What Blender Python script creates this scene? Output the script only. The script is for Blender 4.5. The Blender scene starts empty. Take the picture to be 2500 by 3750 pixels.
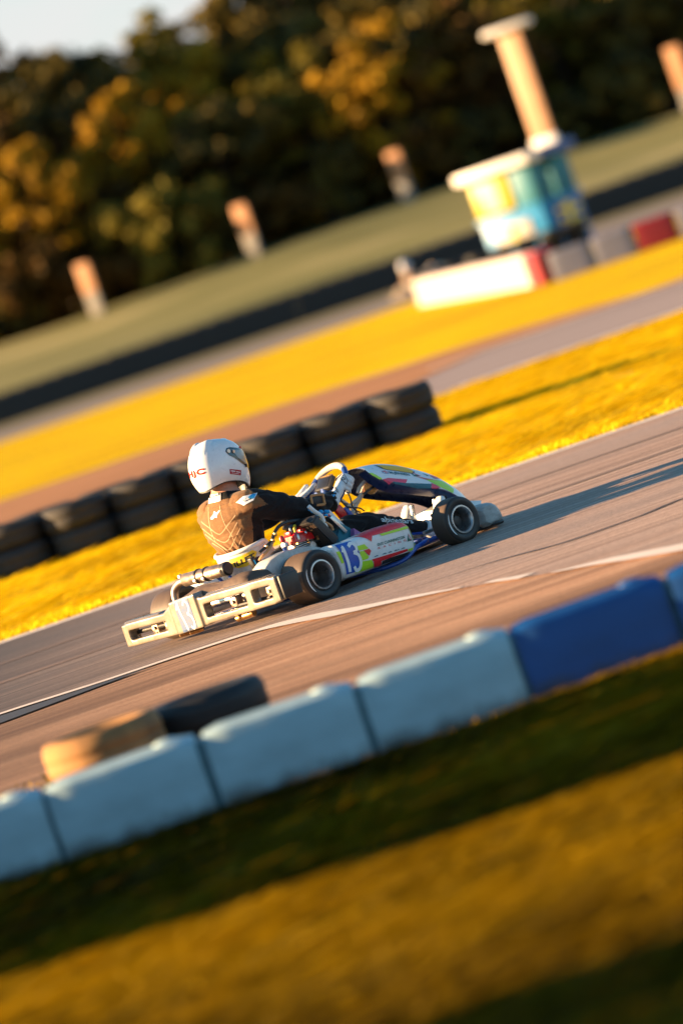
import bpy, bmesh, math, random
import numpy as np
from mathutils import Vector, Matrix, Euler
from mathutils.bvhtree import BVHTree
from mathutils.geometry import tessellate_polygon
PI = math.pi
rad = math.radians
scene = bpy.context.scene
COL = scene.collection

# ---------------------------------------------------------------- camera
cam_data = bpy.data.cameras.new("camera")
cam = bpy.data.objects.new("camera", cam_data)
COL.objects.link(cam)
scene.camera = cam
cam_data.sensor_fit = 'HORIZONTAL'
cam_data.sensor_width = 24.0
cam_data.lens = 17825.0 / 2500.0 * 24.0          # about 171 mm
cam_data.clip_start = 0.5
cam_data.clip_end = 4000
cam.matrix_world = (Matrix.Translation((0, 0, 1.7)) @ Matrix.Rotation(PI / 2 - rad(2.85), 4, 'X')
                    @ Matrix.Rotation(rad(-19), 4, 'Z'))
cam_data.dof.use_dof = True
cam_data.dof.focus_distance = 26.0
cam_data.dof.aperture_fstop = 1.6
# ---------------------------------------------------------------- sky, sun, exposure
SUN_EL = rad(11.5)
TRAVEL = Vector((0.998, -0.06, 0)).normalized()   # the way the sunlight goes over the ground
world = bpy.data.worlds.new("World")
scene.world = world
world.use_nodes = True
wn = world.node_tree
bg = wn.nodes['Background']
sky = wn.nodes.new('ShaderNodeTexSky')
sky.sky_type = 'NISHITA'
sky.sun_disc = False
sky.sun_elevation = SUN_EL
to_sun = -TRAVEL
sky.sun_rotation = math.atan2(to_sun.x, to_sun.y)
sky.ozone_density = 2.0
sky.dust_density = 0.6
tint = wn.nodes.new('ShaderNodeMix')               # the cool, teal cast of the evening sky
tint.data_type = 'RGBA'; tint.blend_type = 'MULTIPLY'
tint.inputs[0].default_value = 1.0
tint.inputs[7].default_value = (.64, 1.0, 1.08, 1)
wn.links.new(sky.outputs[0], tint.inputs[6])
# a low bank of pale cloud along the horizon
geo_w = wn.nodes.new('ShaderNodeTexCoord')
sep_w = wn.nodes.new('ShaderNodeSeparateXYZ')
wn.links.new(geo_w.outputs['Generated'], sep_w.inputs[0])
band = wn.nodes.new('ShaderNodeMapRange')
band.inputs[1].default_value = 0.24; band.inputs[2].default_value = 0.05
band.inputs[3].default_value = 0.0; band.inputs[4].default_value = 1.0
wn.links.new(sep_w.outputs[2], band.inputs[0])
cn = wn.nodes.new('ShaderNodeTexNoise')
cn.inputs['Scale'].default_value = 9.0; cn.inputs['Detail'].default_value = 6.0
mpw = wn.nodes.new('ShaderNodeMapping'); mpw.inputs['Scale'].default_value = (1, 1, 5)
wn.links.new(geo_w.outputs['Generated'], mpw.inputs[0]); wn.links.new(mpw.outputs[0], cn.inputs['Vector'])
cr_ = wn.nodes.new('ShaderNodeMapRange')
cr_.inputs[1].default_value = 0.22; cr_.inputs[2].default_value = 0.52
wn.links.new(cn.outputs[0], cr_.inputs[0])
mu = wn.nodes.new('ShaderNodeMath'); mu.operation = 'MULTIPLY'
wn.links.new(band.outputs[0], mu.inputs[0]); wn.links.new(cr_.outputs[0], mu.inputs[1])
cl_mix = wn.nodes.new('ShaderNodeMix'); cl_mix.data_type = 'RGBA'
wn.links.new(mu.outputs[0], cl_mix.inputs[0])
wn.links.new(tint.outputs[2], cl_mix.inputs[6])
cl_mix.inputs[7].default_value = (3.6, 3.55, 3.5, 1)
wn.links.new(cl_mix.outputs[2], bg.inputs[0])
bg.inputs[1].default_value = 0.05
sun_data = bpy.data.lights.new("sun", 'SUN')
sun_data.energy = 5.0
sun_data.angle = rad(0.5)
sun_data.color = (1.0, 0.64, 0.32)
sun = bpy.data.objects.new("sun", sun_data)
COL.objects.link(sun)
ld = Vector((TRAVEL.x * math.cos(SUN_EL), TRAVEL.y * math.cos(SUN_EL), -math.sin(SUN_EL)))
sun.rotation_euler = ld.to_track_quat('-Z', 'Y').to_euler()
vs = scene.view_settings
vs.view_transform = 'Standard'
vs.look = 'None'
vs.exposure = 2.25
vs.gamma = 1.0
POD = {'blue': [(0.18, 0.2536), (0.2901, 0.2441), (0.3028, 0.2147), (0.3085, 0.1815), (0.3072, 0.1386), (0.2998, 0.1053), (0.2865, 0.0818), (0.1832, 0.0897), (0.1901, 0.1504), (0.1877, 0.2022)], 'red_top': [(0.3449, 0.2612), (0.4297, 0.2634), (0.6206, 0.254), (0.6755, 0.2464), (0.7191, 0.2255), (0.7466, 0.1926), (0.7548, 0.1583), (0.7512, 0.1355), (0.7413, 0.1464), (0.7191, 0.1909), (0.6966, 0.2115), (0.4857, 0.2249), (0.4355, 0.2301), (0.415, 0.2026), (0.3922, 0.2273)], 'lime_strip': [(0.4852, 0.2239), (0.6955, 0.2091), (0.7134, 0.2017), (0.7055, 0.1937), (0.4962, 0.2111)], 'lime_end': [(0.7189, 0.1882), (0.7428, 0.138), (0.7309, 0.0938), (0.713, 0.0873), (0.7239, 0.1318)], 'lime_tab': [(0.1654, 0.2215), (0.1895, 0.2174), (0.1865, 0.1515), (0.1732, 0.1532)], 'lime_upper': [(0.3054, 0.2092), (0.3611, 0.2051), (0.3803, 0.1748), (0.3093, 0.1832)], 'red_arrow': [(0.3419, 0.1746), (0.3815, 0.1729), (0.3901, 0.1584), (0.3678, 0.1372)], 'lime_mid': [(0.3118, 0.1773), (0.3422, 0.1729), (0.3635, 0.1325), (0.3517, 0.1251), (0.3056, 0.1272)], 'lime_low': [(0.308, 0.1233), (0.3761, 0.1118), (0.386, 0.0705), (0.2455, 0.0778)], 'red_stripe': [(0.3769, 0.1135), (0.6433, 0.0956), (0.6458, 0.0837), (0.3963, 0.0871)], 'red_check': [(0.3833, 0.0989), (0.4396, 0.0898), (0.4433, 0.0657), (0.3887, 0.0705)], 'scuff': [(0.4476, 0.0842), (0.5061, 0.0854), (0.6742, 0.0759), (0.6604, 0.0634), (0.5489, 0.0634), (0.4478, 0.0675)], 'lime_tip': [(0.647, 0.0921), (0.6964, 0.0895), (0.6854, 0.0773), (0.6497, 0.0841)], 'tri_green': [(0.6597, 0.1312), (0.6877, 0.1712), (0.6799, 0.145), (0.7026, 0.1262)], 'tri_red': [(0.6892, 0.17), (0.705, 0.1255), (0.6978, 0.1308), (0.6882, 0.1584)]}
PODTXT = {'one': [(0.2074, 0.2454), (0.2391, 0.2409), (0.2138, 0.0941), (0.2008, 0.0941)], 'three': [(0.2533, 0.2434), (0.3099, 0.2303), (0.2811, 0.0815), (0.229, 0.0875)], 'guy': [(0.444, 0.1683), (0.6491, 0.1522), (0.4454, 0.1829), (0.6528, 0.1682)], 'racing': [(0.4428, 0.152), (0.6539, 0.1361), (0.4442, 0.1619), (0.6552, 0.1468)], 'marks': [(0.4009, 0.1201), (0.6359, 0.1026), (0.4017, 0.1277), (0.6372, 0.1101)]}
SEAMS = {'L1': [(-0.121, 0.1496), (-0.1396, 0.0903), (-0.1485, 0.0277), (-0.1455, -0.0427)], 'L2': [(-0.0584, 0.1462), (-0.0666, 0.0907), (-0.0629, 0.0274), (-0.0494, -0.0284), (-0.0476, -0.0655), (-0.0403, -0.0973), (-0.0179, -0.1379)], 'A': [(-0.1849, 0.0859), (-0.1522, 0.0435), (-0.1275, 0.0095), (-0.1102, -0.0038), (-0.0894, 0.0036), (-0.0509, 0.0305), (0.0062, 0.0692)], 'B': [(-0.1902, 0.0494), (-0.1634, 0.0109), (-0.1279, -0.0342), (-0.0982, -0.0536), (-0.0736, -0.0456), (-0.0449, -0.0154), (0.0036, 0.03)], 'C': [(-0.1874, 0.0155), (-0.1551, -0.0285), (-0.1197, -0.0736), (-0.0992, -0.0989), (-0.0752, -0.0926), (-0.0398, -0.0536), (0.0081, -0.0044)], 'D': [(-0.1662, -0.0393), (-0.1296, -0.0811), (-0.106, -0.1185), (-0.0795, -0.1367), (-0.0604, -0.1342), (-0.0194, -0.0789), (0.0203, -0.0378)]}
STAR = [(-0.1298, 0.0924), (-0.109, 0.1053), (-0.1001, 0.1205), (-0.0936, 0.1201), (-0.0889, 0.1086), (-0.0696, 0.1191), (-0.0668, 0.1134), (-0.0872, 0.0996), (-0.0955, 0.0831), (-0.1031, 0.0905), (-0.1207, 0.082), (-0.1288, 0.0848)]
COLLAR = [(-0.0953, 0.2082), (-0.0316, 0.2027), (-0.0451, 0.1636), (-0.1132, 0.167)]
EPAUL = [(0.0298, 0.1323), (0.0779, 0.1504), (0.1558, 0.1436), (0.1233, 0.1128), (0.0654, 0.1036)]
EPMARK = [(0.0675, 0.1412), (0.0798, 0.1242), (0.1148, 0.1304), (0.1138, 0.138), (0.1192, 0.1325), (0.1164, 0.1243), (0.0798, 0.1187)]
THIGHTXT = [(0.7363, -0.2281), (0.8822, -0.2784), (0.7449, -0.2031), (0.8883, -0.2606)]
SPARCO = [(0.5606, 0.0342), (0.572, -0.0135), (0.5428, 0.0403), (0.5566, -0.0122)]
SHIELD = [(0.6033, 0.0772), (0.6288, 0.0704), (0.6379, 0.0275), (0.6246, 0.0121), (0.6048, 0.0469), (0.6013, 0.06), (0.5849, 0.0816)]
YELLOW = [(-0.1053, -0.1589), (-0.041, -0.1628), (0.0278, -0.1536), (0.0418, -0.1658), (0.012, -0.1993), (-0.0235, -0.2072), (-0.0698, -0.204), (-0.0915, -0.1929)]
HOSE = {'breather': [(0.1684, -0.36, 0.4448), (0.1058, -0.36, 0.4437), (0.0691, -0.36, 0.431), (0.0384, -0.36, 0.4086), (0.0107, -0.36, 0.3814), (-0.0442, -0.36, 0.3624), (-0.0973, -0.36, 0.3469)], 'radhose': [(0.2831, -0.36, 0.4226), (0.2265, -0.36, 0.4355), (0.1835, -0.36, 0.4324), (0.1634, -0.36, 0.4107)], 'pipe': [(0.3151, -0.38, 0.4849), (0.3408, -0.38, 0.4495), (0.3758, -0.38, 0.4113), (0.3814, -0.38, 0.3659), (0.3839, -0.38, 0.3254)], 'bluefit': [(0.3839, -0.38, 0.3254), (0.4109, -0.38, 0.2576)], 'pipe2': [(0.3799, -0.38, 0.3743), (0.4136, -0.38, 0.3444), (0.4163, -0.38, 0.3157)], 'boxes': [(-0.1068, -0.3, 0.3053), (-0.0738, -0.3, 0.2874)], 'seatlipR': [(-0.0687, -0.22, 0.367), (0.036, -0.22, 0.371), (0.1062, -0.22, 0.3777), (0.1702, -0.22, 0.3585)]}
CABLE = {'c1': [(0.8558, -0.08, 0.4665), (0.8648, -0.08, 0.4273), (0.8595, -0.08, 0.3802), (0.8734, -0.08, 0.3518), (0.9017, -0.08, 0.3312)], 'c2': [(0.7968, -0.08, 0.4311), (0.8169, -0.08, 0.3928), (0.861, -0.08, 0.3717), (0.9068, -0.08, 0.3541), (0.9287, -0.08, 0.3314)]}
SEAM = [(-0.06, 24.415), (0.559, 24.298), (1.061, 23.886), (1.37, 23.929), (1.621, 24.118)]
NEARLINE = [(-2.043, 25.498), (-1.432, 25.302), (-1.024, 25.253), (-0.593, 25.126), (-0.358, 24.802), (-0.132, 24.307), (0.153, 23.822), (0.423, 23.274)]
NEARLINE2 = [(0.825, 22.306), (1.033, 21.966), (1.209, 21.576), (1.359, 21.248)]
DIG = {'d1a': [(0.2103, 0.2347), (0.2128, 0.1946), (0.2129, 0.1435), (0.2079, 0.0959)], 'd1b': [(0.2151, 0.2372), (0.1977, 0.207)], 'd3a': [(0.2492, 0.223), (0.2774, 0.2334), (0.2959, 0.2168), (0.294, 0.1898), (0.2683, 0.1849)], 'd3b': [(0.2683, 0.1849), (0.2952, 0.1638), (0.2976, 0.1257), (0.278, 0.0942), (0.2527, 0.0913), (0.2439, 0.1144)]}
# ================================================================ materials
def new_mat(name):
    m = bpy.data.materials.new(name)
    m.use_nodes = True
    nt = m.node_tree
    return m, nt, nt.nodes['Principled BSDF']

def N(nt, t, **kw):
    n = nt.nodes.new(t)
    for k, v in kw.items():
        setattr(n, k, v)
    return n

def ramp(nt, src, stops):
    r = N(nt, 'ShaderNodeValToRGB')
    cr = r.color_ramp
    while len(cr.elements) < len(stops):
        cr.elements.new(0.5)
    for e, (p, c) in zip(cr.elements, stops):
        e.position = p
        e.color = (*c, 1)
    nt.links.new(src, r.inputs[0])
    return r.outputs[0]

def mapped(nt, scale, coord='Object', rot=(0, 0, 0)):
    tc = N(nt, 'ShaderNodeTexCoord')
    mp = N(nt, 'ShaderNodeMapping')
    mp.inputs['Scale'].default_value = scale
    mp.inputs['Rotation'].default_value = rot
    nt.links.new(tc.outputs[coord], mp.inputs[0])
    return mp.outputs[0]

def noise(nt, vec, scale, detail=5, rough=0.6, dist=0.0):
    n = N(nt, 'ShaderNodeTexNoise')
    n.inputs['Scale'].default_value = scale
    n.inputs['Detail'].default_value = detail
    n.inputs['Roughness'].default_value = rough
    n.inputs['Distortion'].default_value = dist
    if vec is not None:
        nt.links.new(vec, n.inputs['Vector'])
    return n.outputs[0]

def mixc(nt, fac, a, b, mode='MIX'):
    m = N(nt, 'ShaderNodeMix', data_type='RGBA', blend_type=mode)
    for sock, v in ((m.inputs[0], fac), (m.inputs[6], a), (m.inputs[7], b)):
        if hasattr(v, 'is_output') or hasattr(v, 'links'):
            nt.links.new(v, sock)
        elif isinstance(v, (int, float)):
            sock.default_value = v
        else:
            sock.default_value = (*v, 1)
    return m.outputs[2]

def bump(nt, b, h, strength=0.3, dist=0.01):
    n = N(nt, 'ShaderNodeBump')
    n.inputs['Strength'].default_value = strength
    n.inputs['Distance'].default_value = dist
    nt.links.new(h, n.inputs['Height'])
    nt.links.new(n.outputs[0], b.inputs['Normal'])

def plain(name, col, rough=0.5, metal=0.0, var=0.25, scale=30.0, bmp=0.0, coat=0.0, spec=0.5, stretch=(1, 1, 1)):
    """painted, plastic or metal surface with wear and dust variation"""
    m, nt, b = new_mat(name)
    v = mapped(nt, stretch)
    n1 = noise(nt, v, scale, 6, 0.65)
    lo = tuple(c * (1 - var) for c in col)
    hi = tuple(min(1, c * (1 + var * 0.6)) for c in col)
    c = ramp(nt, n1, [(0.3, lo), (0.7, hi)])
    nt.links.new(c, b.inputs['Base Color'])
    b.inputs['Metallic'].default_value = metal
    r = N(nt, 'ShaderNodeMapRange')
    r.inputs[1].default_value = 0.3; r.inputs[2].default_value = 0.7
    r.inputs[3].default_value = max(0.02, rough - 0.08); r.inputs[4].default_value = min(1, rough + 0.12)
    nt.links.new(n1, r.inputs[0]); nt.links.new(r.outputs[0], b.inputs['Roughness'])
    b.inputs['Specular IOR Level'].default_value = spec
    b.inputs['Coat Weight'].default_value = coat
    b.inputs['Coat Roughness'].default_value = 0.08
    if bmp:
        bump(nt, b, n1, bmp, 0.004)
    return m

def streaky(name, stops, sx, sy, rough=0.9, big=None, bigscale=(0.02, 0.12, 1), bmp=0.0, fleck=None, spec=0.2, mid=None, left_shade=None, grain=False):
    """ground drawn out along the track: tyre rubber, mower lines, wind-combed grass"""
    m, nt, b = new_mat(name)
    n1 = noise(nt, mapped(nt, (sx, sy, 1)), 1.0, 7, 0.62, 0.3)
    c = ramp(nt, n1, stops)
    if mid:
        n3 = noise(nt, mapped(nt, mid[0]), 1.0, 4, 0.6, 0.4)
        f3 = ramp(nt, n3, [(mid[1], (0, 0, 0)), (mid[2], (1, 1, 1))])
        c = mixc(nt, f3, c, mid[3])
    if big:
        n2 = noise(nt, mapped(nt, bigscale), 1.0, 4, 0.55, 0.6)
        f = ramp(nt, n2, [(big[0], (0, 0, 0)), (big[1], (1, 1, 1))])
        c = mixc(nt, f, c, big[2])
    if fleck:
        n4 = noise(nt, mapped(nt, fleck[0]), 1.0, 2, 0.5)
        f = ramp(nt, n4, [(fleck[1], (0, 0, 0)), (fleck[1] + 0.02, (1, 1, 1))])
        c = mixc(nt, f, c, fleck[2])
    if grain:     # stone showing in the surface
        g = ramp(nt, noise(nt, mapped(nt, (60, 140, 60)), 1.0, 3, 0.7), [(0.38, (.62, .62, .62)), (0.62, (1.25, 1.25, 1.25))])
        c = mixc(nt, 1.0, c, g, 'MULTIPLY')
    if left_shade:      # shade painted into the colour: dark on the left, fading out along the track
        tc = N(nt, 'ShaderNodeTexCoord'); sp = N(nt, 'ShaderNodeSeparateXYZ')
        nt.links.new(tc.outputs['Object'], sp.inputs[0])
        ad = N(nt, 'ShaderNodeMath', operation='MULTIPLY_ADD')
        nt.links.new(n1, ad.inputs[0]); ad.inputs[1].default_value = left_shade[3]; nt.links.new(sp.outputs[0], ad.inputs[2])
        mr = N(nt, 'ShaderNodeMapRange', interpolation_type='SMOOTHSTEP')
        mr.inputs[1].default_value = left_shade[0]; mr.inputs[2].default_value = left_shade[1]
        mr.inputs[3].default_value = left_shade[2]; mr.inputs[4].default_value = 0.0
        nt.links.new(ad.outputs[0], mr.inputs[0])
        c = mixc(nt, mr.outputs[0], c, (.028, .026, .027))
    nt.links.new(c, b.inputs['Base Color'])
    b.inputs['Roughness'].default_value = rough
    b.inputs['Specular IOR Level'].default_value = spec
    if bmp:
        n5 = noise(nt, mapped(nt, (sx * 3, sy * 1.3, 1)), 1.0, 6, 0.7)
        bump(nt, b, n5, bmp, 0.05)
    return m

M = {}
M['grass'] = streaky('sunlit_grass', [(0.25, (.26, .14, .002)), (0.40, (.52, .30, .002)), (0.58, (.84, .57, .002)), (0.75, (.92, .70, .006))], 0.28, 1.7,
                     big=(0.5, 0.72, (.52, .29, .003)), bigscale=(0.05, 0.28, 1), bmp=0.25, spec=0.02, fleck=((0.9, 4.2, 1), 0.74, (.9, .72, .35)),
                     mid=((0.11, 1.1, 1), 0.53, 0.68, (.20, .135, .006)))
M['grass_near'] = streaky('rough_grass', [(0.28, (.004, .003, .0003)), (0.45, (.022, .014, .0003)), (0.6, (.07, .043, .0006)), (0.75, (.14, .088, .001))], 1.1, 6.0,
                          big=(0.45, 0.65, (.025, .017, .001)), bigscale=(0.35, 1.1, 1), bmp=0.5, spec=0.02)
M['grass_bank'] = streaky('bank_grass', [(0.3, (.10, .10, .03)), (0.5, (.22, .20, .07)), (0.7, (.40, .33, .16))], 0.07, 0.33,
                          big=(0.45, 0.7, (.10, .11, .04)), bigscale=(0.03, 0.1, 1), bmp=0.2)
M['verge'] = streaky('dry_verge', [(0.3, (.07, .065, .025)), (0.6, (.17, .145, .06))], 0.06, 0.5)
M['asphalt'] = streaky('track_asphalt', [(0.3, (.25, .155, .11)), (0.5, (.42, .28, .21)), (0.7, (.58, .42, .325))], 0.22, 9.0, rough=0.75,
                       big=(0.42, 0.68, (.32, .235, .195)), bigscale=(0.12, 0.5, 1), bmp=0.12, spec=0.3, mid=((0.3, 22, 1), 0.53, 0.62, (.14, .085, .06)), left_shade=(-2.2, 1.3, .88, 1.4), grain=True)
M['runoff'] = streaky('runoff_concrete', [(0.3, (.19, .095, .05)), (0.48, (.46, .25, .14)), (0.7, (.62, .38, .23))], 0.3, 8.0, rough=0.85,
                      big=(0.45, 0.7, (.17, .085, .045)), bigscale=(0.25, 1.2, 1), bmp=0.12, mid=((0.5, 26, 1), 0.57, 0.64, (.10, .05, .028)), left_shade=(-2.2, .6, .5, 1.2), grain=True)
M['distant_road'] = streaky('distant_asphalt', [(0.3, (.12, .10, .09)), (0.6, (.20, .165, .15))], 0.05, 0.6, rough=0.85)
M['far_road'] = streaky('far_asphalt', [(0.3, (.20, .155, .145)), (0.6, (.33, .26, .24))], 0.05, 1.2, rough=0.8)
M['dirt'] = streaky('dirt_edge', [(0.3, (.22, .085, .03)), (0.6, (.42, .19, .075))], 0.2, 1.6)
M['line'] = plain('worn_line_paint', (.72, .62, .54), 0.7, var=0.3, scale=6, stretch=(0.5, 8, 1))
M['rubber_mark'] = streaky('tyre_marks', [(0.35, (.10, .07, .056)), (0.65, (.27, .185, .14))], 0.5, 14.0, rough=0.7)
M['dark_ground'] = plain('tar_seam_and_dark_patch', (.035, .03, .03), 0.6)
M['rubber'] = plain('tyre_rubber', (.010, .011, .012), 0.62, var=0.4, scale=14, bmp=0.1)
M['tan_rubber'] = plain('mottled_tan_rubber', (.30, .15, .05), 0.8, var=0.5, scale=5, bmp=0.25, stretch=(1, 1, .4))  # tan base with strong mottling
M['shaded_gap'] = plain('shaded_joint_filler', (.07, .16, .19), 0.6)  # shade of the gaps between blocks, put into a filler colour
M['old_rubber'] = plain('weathered_tyre_rubber', (.024, .022, .021), 0.75, var=0.5, scale=7, bmp=0.25)
M['tread'] = plain('sunlit_tread_rubber', (.085, .056, .038), 0.55, var=0.25, scale=20, stretch=(.3, 6, .3))  # sunlit tan put into the tread colour, walls kept darker
M['slick'] = plain('slick_rubber', (.026, .022, .020), 0.5, var=0.25, scale=18, bmp=0.05)
M['white_plastic'] = plain('white_polythene', (.40, .53, .57), 0.45, var=0.25, scale=5, bmp=0.08, stretch=(1, 1, 2.2))
def scuffed(name, col, rough):
    """polythene barrier: rubbed black by tyres along its length, chalky, muddy at the foot"""
    m, nt, b = new_mat(name)
    base = ramp(nt, noise(nt, mapped(nt, (4, 4, 9)), 1.0, 5, 0.6), [(0.3, tuple(c * .72 for c in col)), (0.7, col)])
    sc = ramp(nt, noise(nt, mapped(nt, (3.2, 3.2, 30)), 1.0, 6, 0.7, 0.5), [(0.56, (0, 0, 0)), (0.70, (1, 1, 1))])
    patch = ramp(nt, noise(nt, mapped(nt, (3, 3, 3)), 1.0, 2, 0.5), [(0.45, (0, 0, 0)), (0.62, (.75, .75, .75))])
    f = mixc(nt, 1.0, sc, patch, 'MULTIPLY')
    c = mixc(nt, f, base, tuple(x * .16 for x in col))
    tc = N(nt, 'ShaderNodeTexCoord'); sp = N(nt, 'ShaderNodeSeparateXYZ'); nt.links.new(tc.outputs['Object'], sp.inputs[0])
    mud = N(nt, 'ShaderNodeMath', operation='MULTIPLY_ADD')
    nt.links.new(noise(nt, mapped(nt, (14, 14, 14)), 1.0, 5, 0.7), mud.inputs[0]); mud.inputs[1].default_value = .12; nt.links.new(sp.outputs[2], mud.inputs[2])
    mf = N(nt, 'ShaderNodeMapRange'); mf.inputs[1].default_value = .09; mf.inputs[2].default_value = .15; mf.inputs[3].default_value = .85; mf.inputs[4].default_value = 0
    nt.links.new(mud.outputs[0], mf.inputs[0])
    c = mixc(nt, mf.outputs[0], c, (.05, .038, .02))
    nt.links.new(c, b.inputs['Base Color'])
    b.inputs['Roughness'].default_value = rough
    bump(nt, b, noise(nt, mapped(nt, (7, 7, 12)), 1.0, 4, 0.6), .25, .01)
    return m
M['white_scuffed'] = scuffed('scuffed_white_polythene', (.40, .57, .62), .5)
M['blue_scuffed'] = scuffed('scuffed_blue_polythene', (.003, .075, .28), .45)
M['blue_plastic'] = plain('blue_polythene', (.003, .065, .25), 0.42, var=0.35, scale=5, bmp=0.08)
M['shaded_plastic'] = plain('shaded_white_polythene', (.21, .21, .25), 0.55, var=0.3, scale=3)  # shaded copy of the white blocks, shade put into the colour
M['white_run'] = plain('sunlit_white_polythene', (.50, .42, .385), 0.5, var=0.15, scale=3)  # sunlit copy of the white blocks, warm light put into the colour
M['red_plastic'] = plain('red_polythene', (.22, .004, .006), 0.5, var=0.25, scale=4)
M['white_gloss'] = plain('white_bodywork', (.80, .80, .78), 0.3, var=0.08, scale=24, coat=0.3)
M['helmet_white'] = plain('helmet_white', (.80, .81, .80), 0.22, var=0.05, scale=20, coat=0.6)
M['grey_plastic'] = plain('dirty_white_plastic', (.42, .42, .40), 0.5, var=0.4, scale=16, stretch=(1, 1, 3))
M['navy'] = plain('navy_plastic', (.010, .022, .075), 0.3, var=0.25, coat=0.2)
M['navy_steer'] = plain('blue_anodised', (.02, .07, .28), 0.35, var=0.3, metal=0.2)
M['blue_tube'] = plain('blue_frame_paint', (.012, .07, .40), 0.3, var=0.3, coat=0.4)
M['black_plastic'] = plain('black_plastic', (.022, .020, .019), 0.42, var=0.35)
M['bumper'] = plain('black_bumper_plastic', (.20, .165, .12), 0.22, var=0.3, scale=7, bmp=0.03, spec=0.7, coat=.6)
M['steel'] = plain('brushed_steel', (.62, .60, .57), 0.3, metal=1.0, var=0.25, scale=40)
M['alu'] = plain('cast_aluminium', (.55, .55, .54), 0.42, metal=0.85, var=0.3, scale=30, bmp=0.1)
M['rim'] = plain('wheel_rim_metal', (.50, .50, .50), 0.32, metal=0.9, var=0.2)
M['rim_dark'] = plain('wheel_dish', (.055, .05, .048), 0.4, metal=0.3, var=0.3)
M['gold'] = plain('heated_steel', (.62, .36, .14), 0.3, metal=1.0, var=0.3)
M['muffler'] = plain('muffler_steel', (.34, .25, .19), 0.38, metal=0.8, var=0.3, scale=25)
M['red_paint'] = plain('red_cover', (.60, .012, .015), 0.28, var=0.25, coat=0.4)
M['red_lever'] = M['red_paint']
M['seat'] = plain('fibreglass_seat', (.55, .55, .53), 0.35, var=0.25, scale=30)
M['seat_lip'] = plain('seat_lip', (.82, .80, .76), 0.4, var=0.08)
M['yellow'] = plain('yellow_sticker', (.80, .52, .01), 0.45, var=0.15)
M['plate'] = plain('amber_plate', (.92, .50, .006), 0.4, var=0.12)
M['lime'] = plain('lime_vinyl', (.46, .78, .02), 0.35, var=0.08, coat=0.2)
M['red_vinyl'] = plain('red_vinyl', (.80, .012, .02), 0.35, var=0.12, coat=0.2)
M['pink_vinyl'] = plain('pink_red_vinyl', (.80, .03, .10), 0.35, var=0.1, coat=0.2)
M['blue_vinyl'] = plain('blue_vinyl', (.008, .09, .46), 0.35, var=0.15, coat=0.2)
M['white_vinyl'] = plain('white_vinyl', (.84, .85, .84), 0.4, var=0.08)
M['rear_blue'] = plain('scuffed_blue_vinyl', (.002, .05, .17), 0.5, var=0.5, scale=40)
M['cyan_vinyl'] = plain('light_blue_vinyl', (.02, .36, .72), 0.4, var=0.15)
M['green_ink'] = plain('green_lettering', (.006, .13, .10), 0.45)
M['red_ink'] = plain('red_lettering', (.75, .05, .06), 0.45)
M['orange_ink'] = plain('orange_red_lettering', (.30, .010, .002), 0.6, spec=.1)
M['dark_ink'] = plain('dark_lettering', (.012, .016, .022), 0.5)
M['teal_ink'] = plain('teal_lettering', (.01, .13, .18), 0.45)
M['skin'] = plain('skin', (.58, .27, .18), 0.5, var=0.15, scale=60)
M['leather'] = plain('white_glove_leather', (.72, .73, .73), 0.6, var=0.2, scale=40, bmp=0.2)
M['suede'] = plain('worn_suede_grip', (.62, .54, .44), 0.85, var=0.25, scale=60, bmp=0.2)
M['screen'] = plain('dash_screen', (.02, .02, .022), 0.15)
M['amber_plastic'] = plain('translucent_amber_bottle', (.62, .30, .08), 0.35, var=0.25)
M['purple'] = plain('mauve_panel', (.45, .16, .40), 0.4)
M['copper_frame'] = plain('orange_frame', (.60, .28, .10), 0.4, var=0.3)
M['visor'] = plain('tinted_visor', (.018, .022, .026), 0.1, var=0.2, coat=0.8)
M['tan_strip'] = plain('dusty_rubber_sheet', (.10, .065, .045), 0.55, var=0.35)

def cloth(name, col, var=0.3):
    m, nt, b = new_mat(name)
    v = mapped(nt, (1, 1, 1))
    fold = noise(nt, mapped(nt, (9, 9, 4)), 1.0, 3, 0.5, 1.2)
    weave = noise(nt, mapped(nt, (420, 420, 160)), 1.0, 2, 0.5)
    c = ramp(nt, weave, [(0.35, tuple(x * (1 - var) for x in col)), (0.65, tuple(x * (1 + var) for x in col))])
    nt.links.new(c, b.inputs['Base Color'])
    b.inputs['Roughness'].default_value = 0.9
    b.inputs['Specular IOR Level'].default_value = 0.15
    b.inputs['Sheen Weight'].default_value = 0.12
    b.inputs['Sheen Roughness'].default_value = 0.4
    add = N(nt, 'ShaderNodeMath', operation='MULTIPLY_ADD')
    nt.links.new(weave, add.inputs[0]); add.inputs[1].default_value = 0.004
    nt.links.new(fold, add.inputs[2])
    bump(nt, b, add.outputs[0], 0.5, 0.02)
    return m
M['suit_black'] = cloth('black_sleeve_and_shade_cloth', (.016, .015, .016))  # sleeves and legs, also the torso side where shade is painted in
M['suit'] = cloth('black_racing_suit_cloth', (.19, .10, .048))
M['undersuit'] = cloth('black_collar_cloth', (.014, .015, .017))

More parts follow.
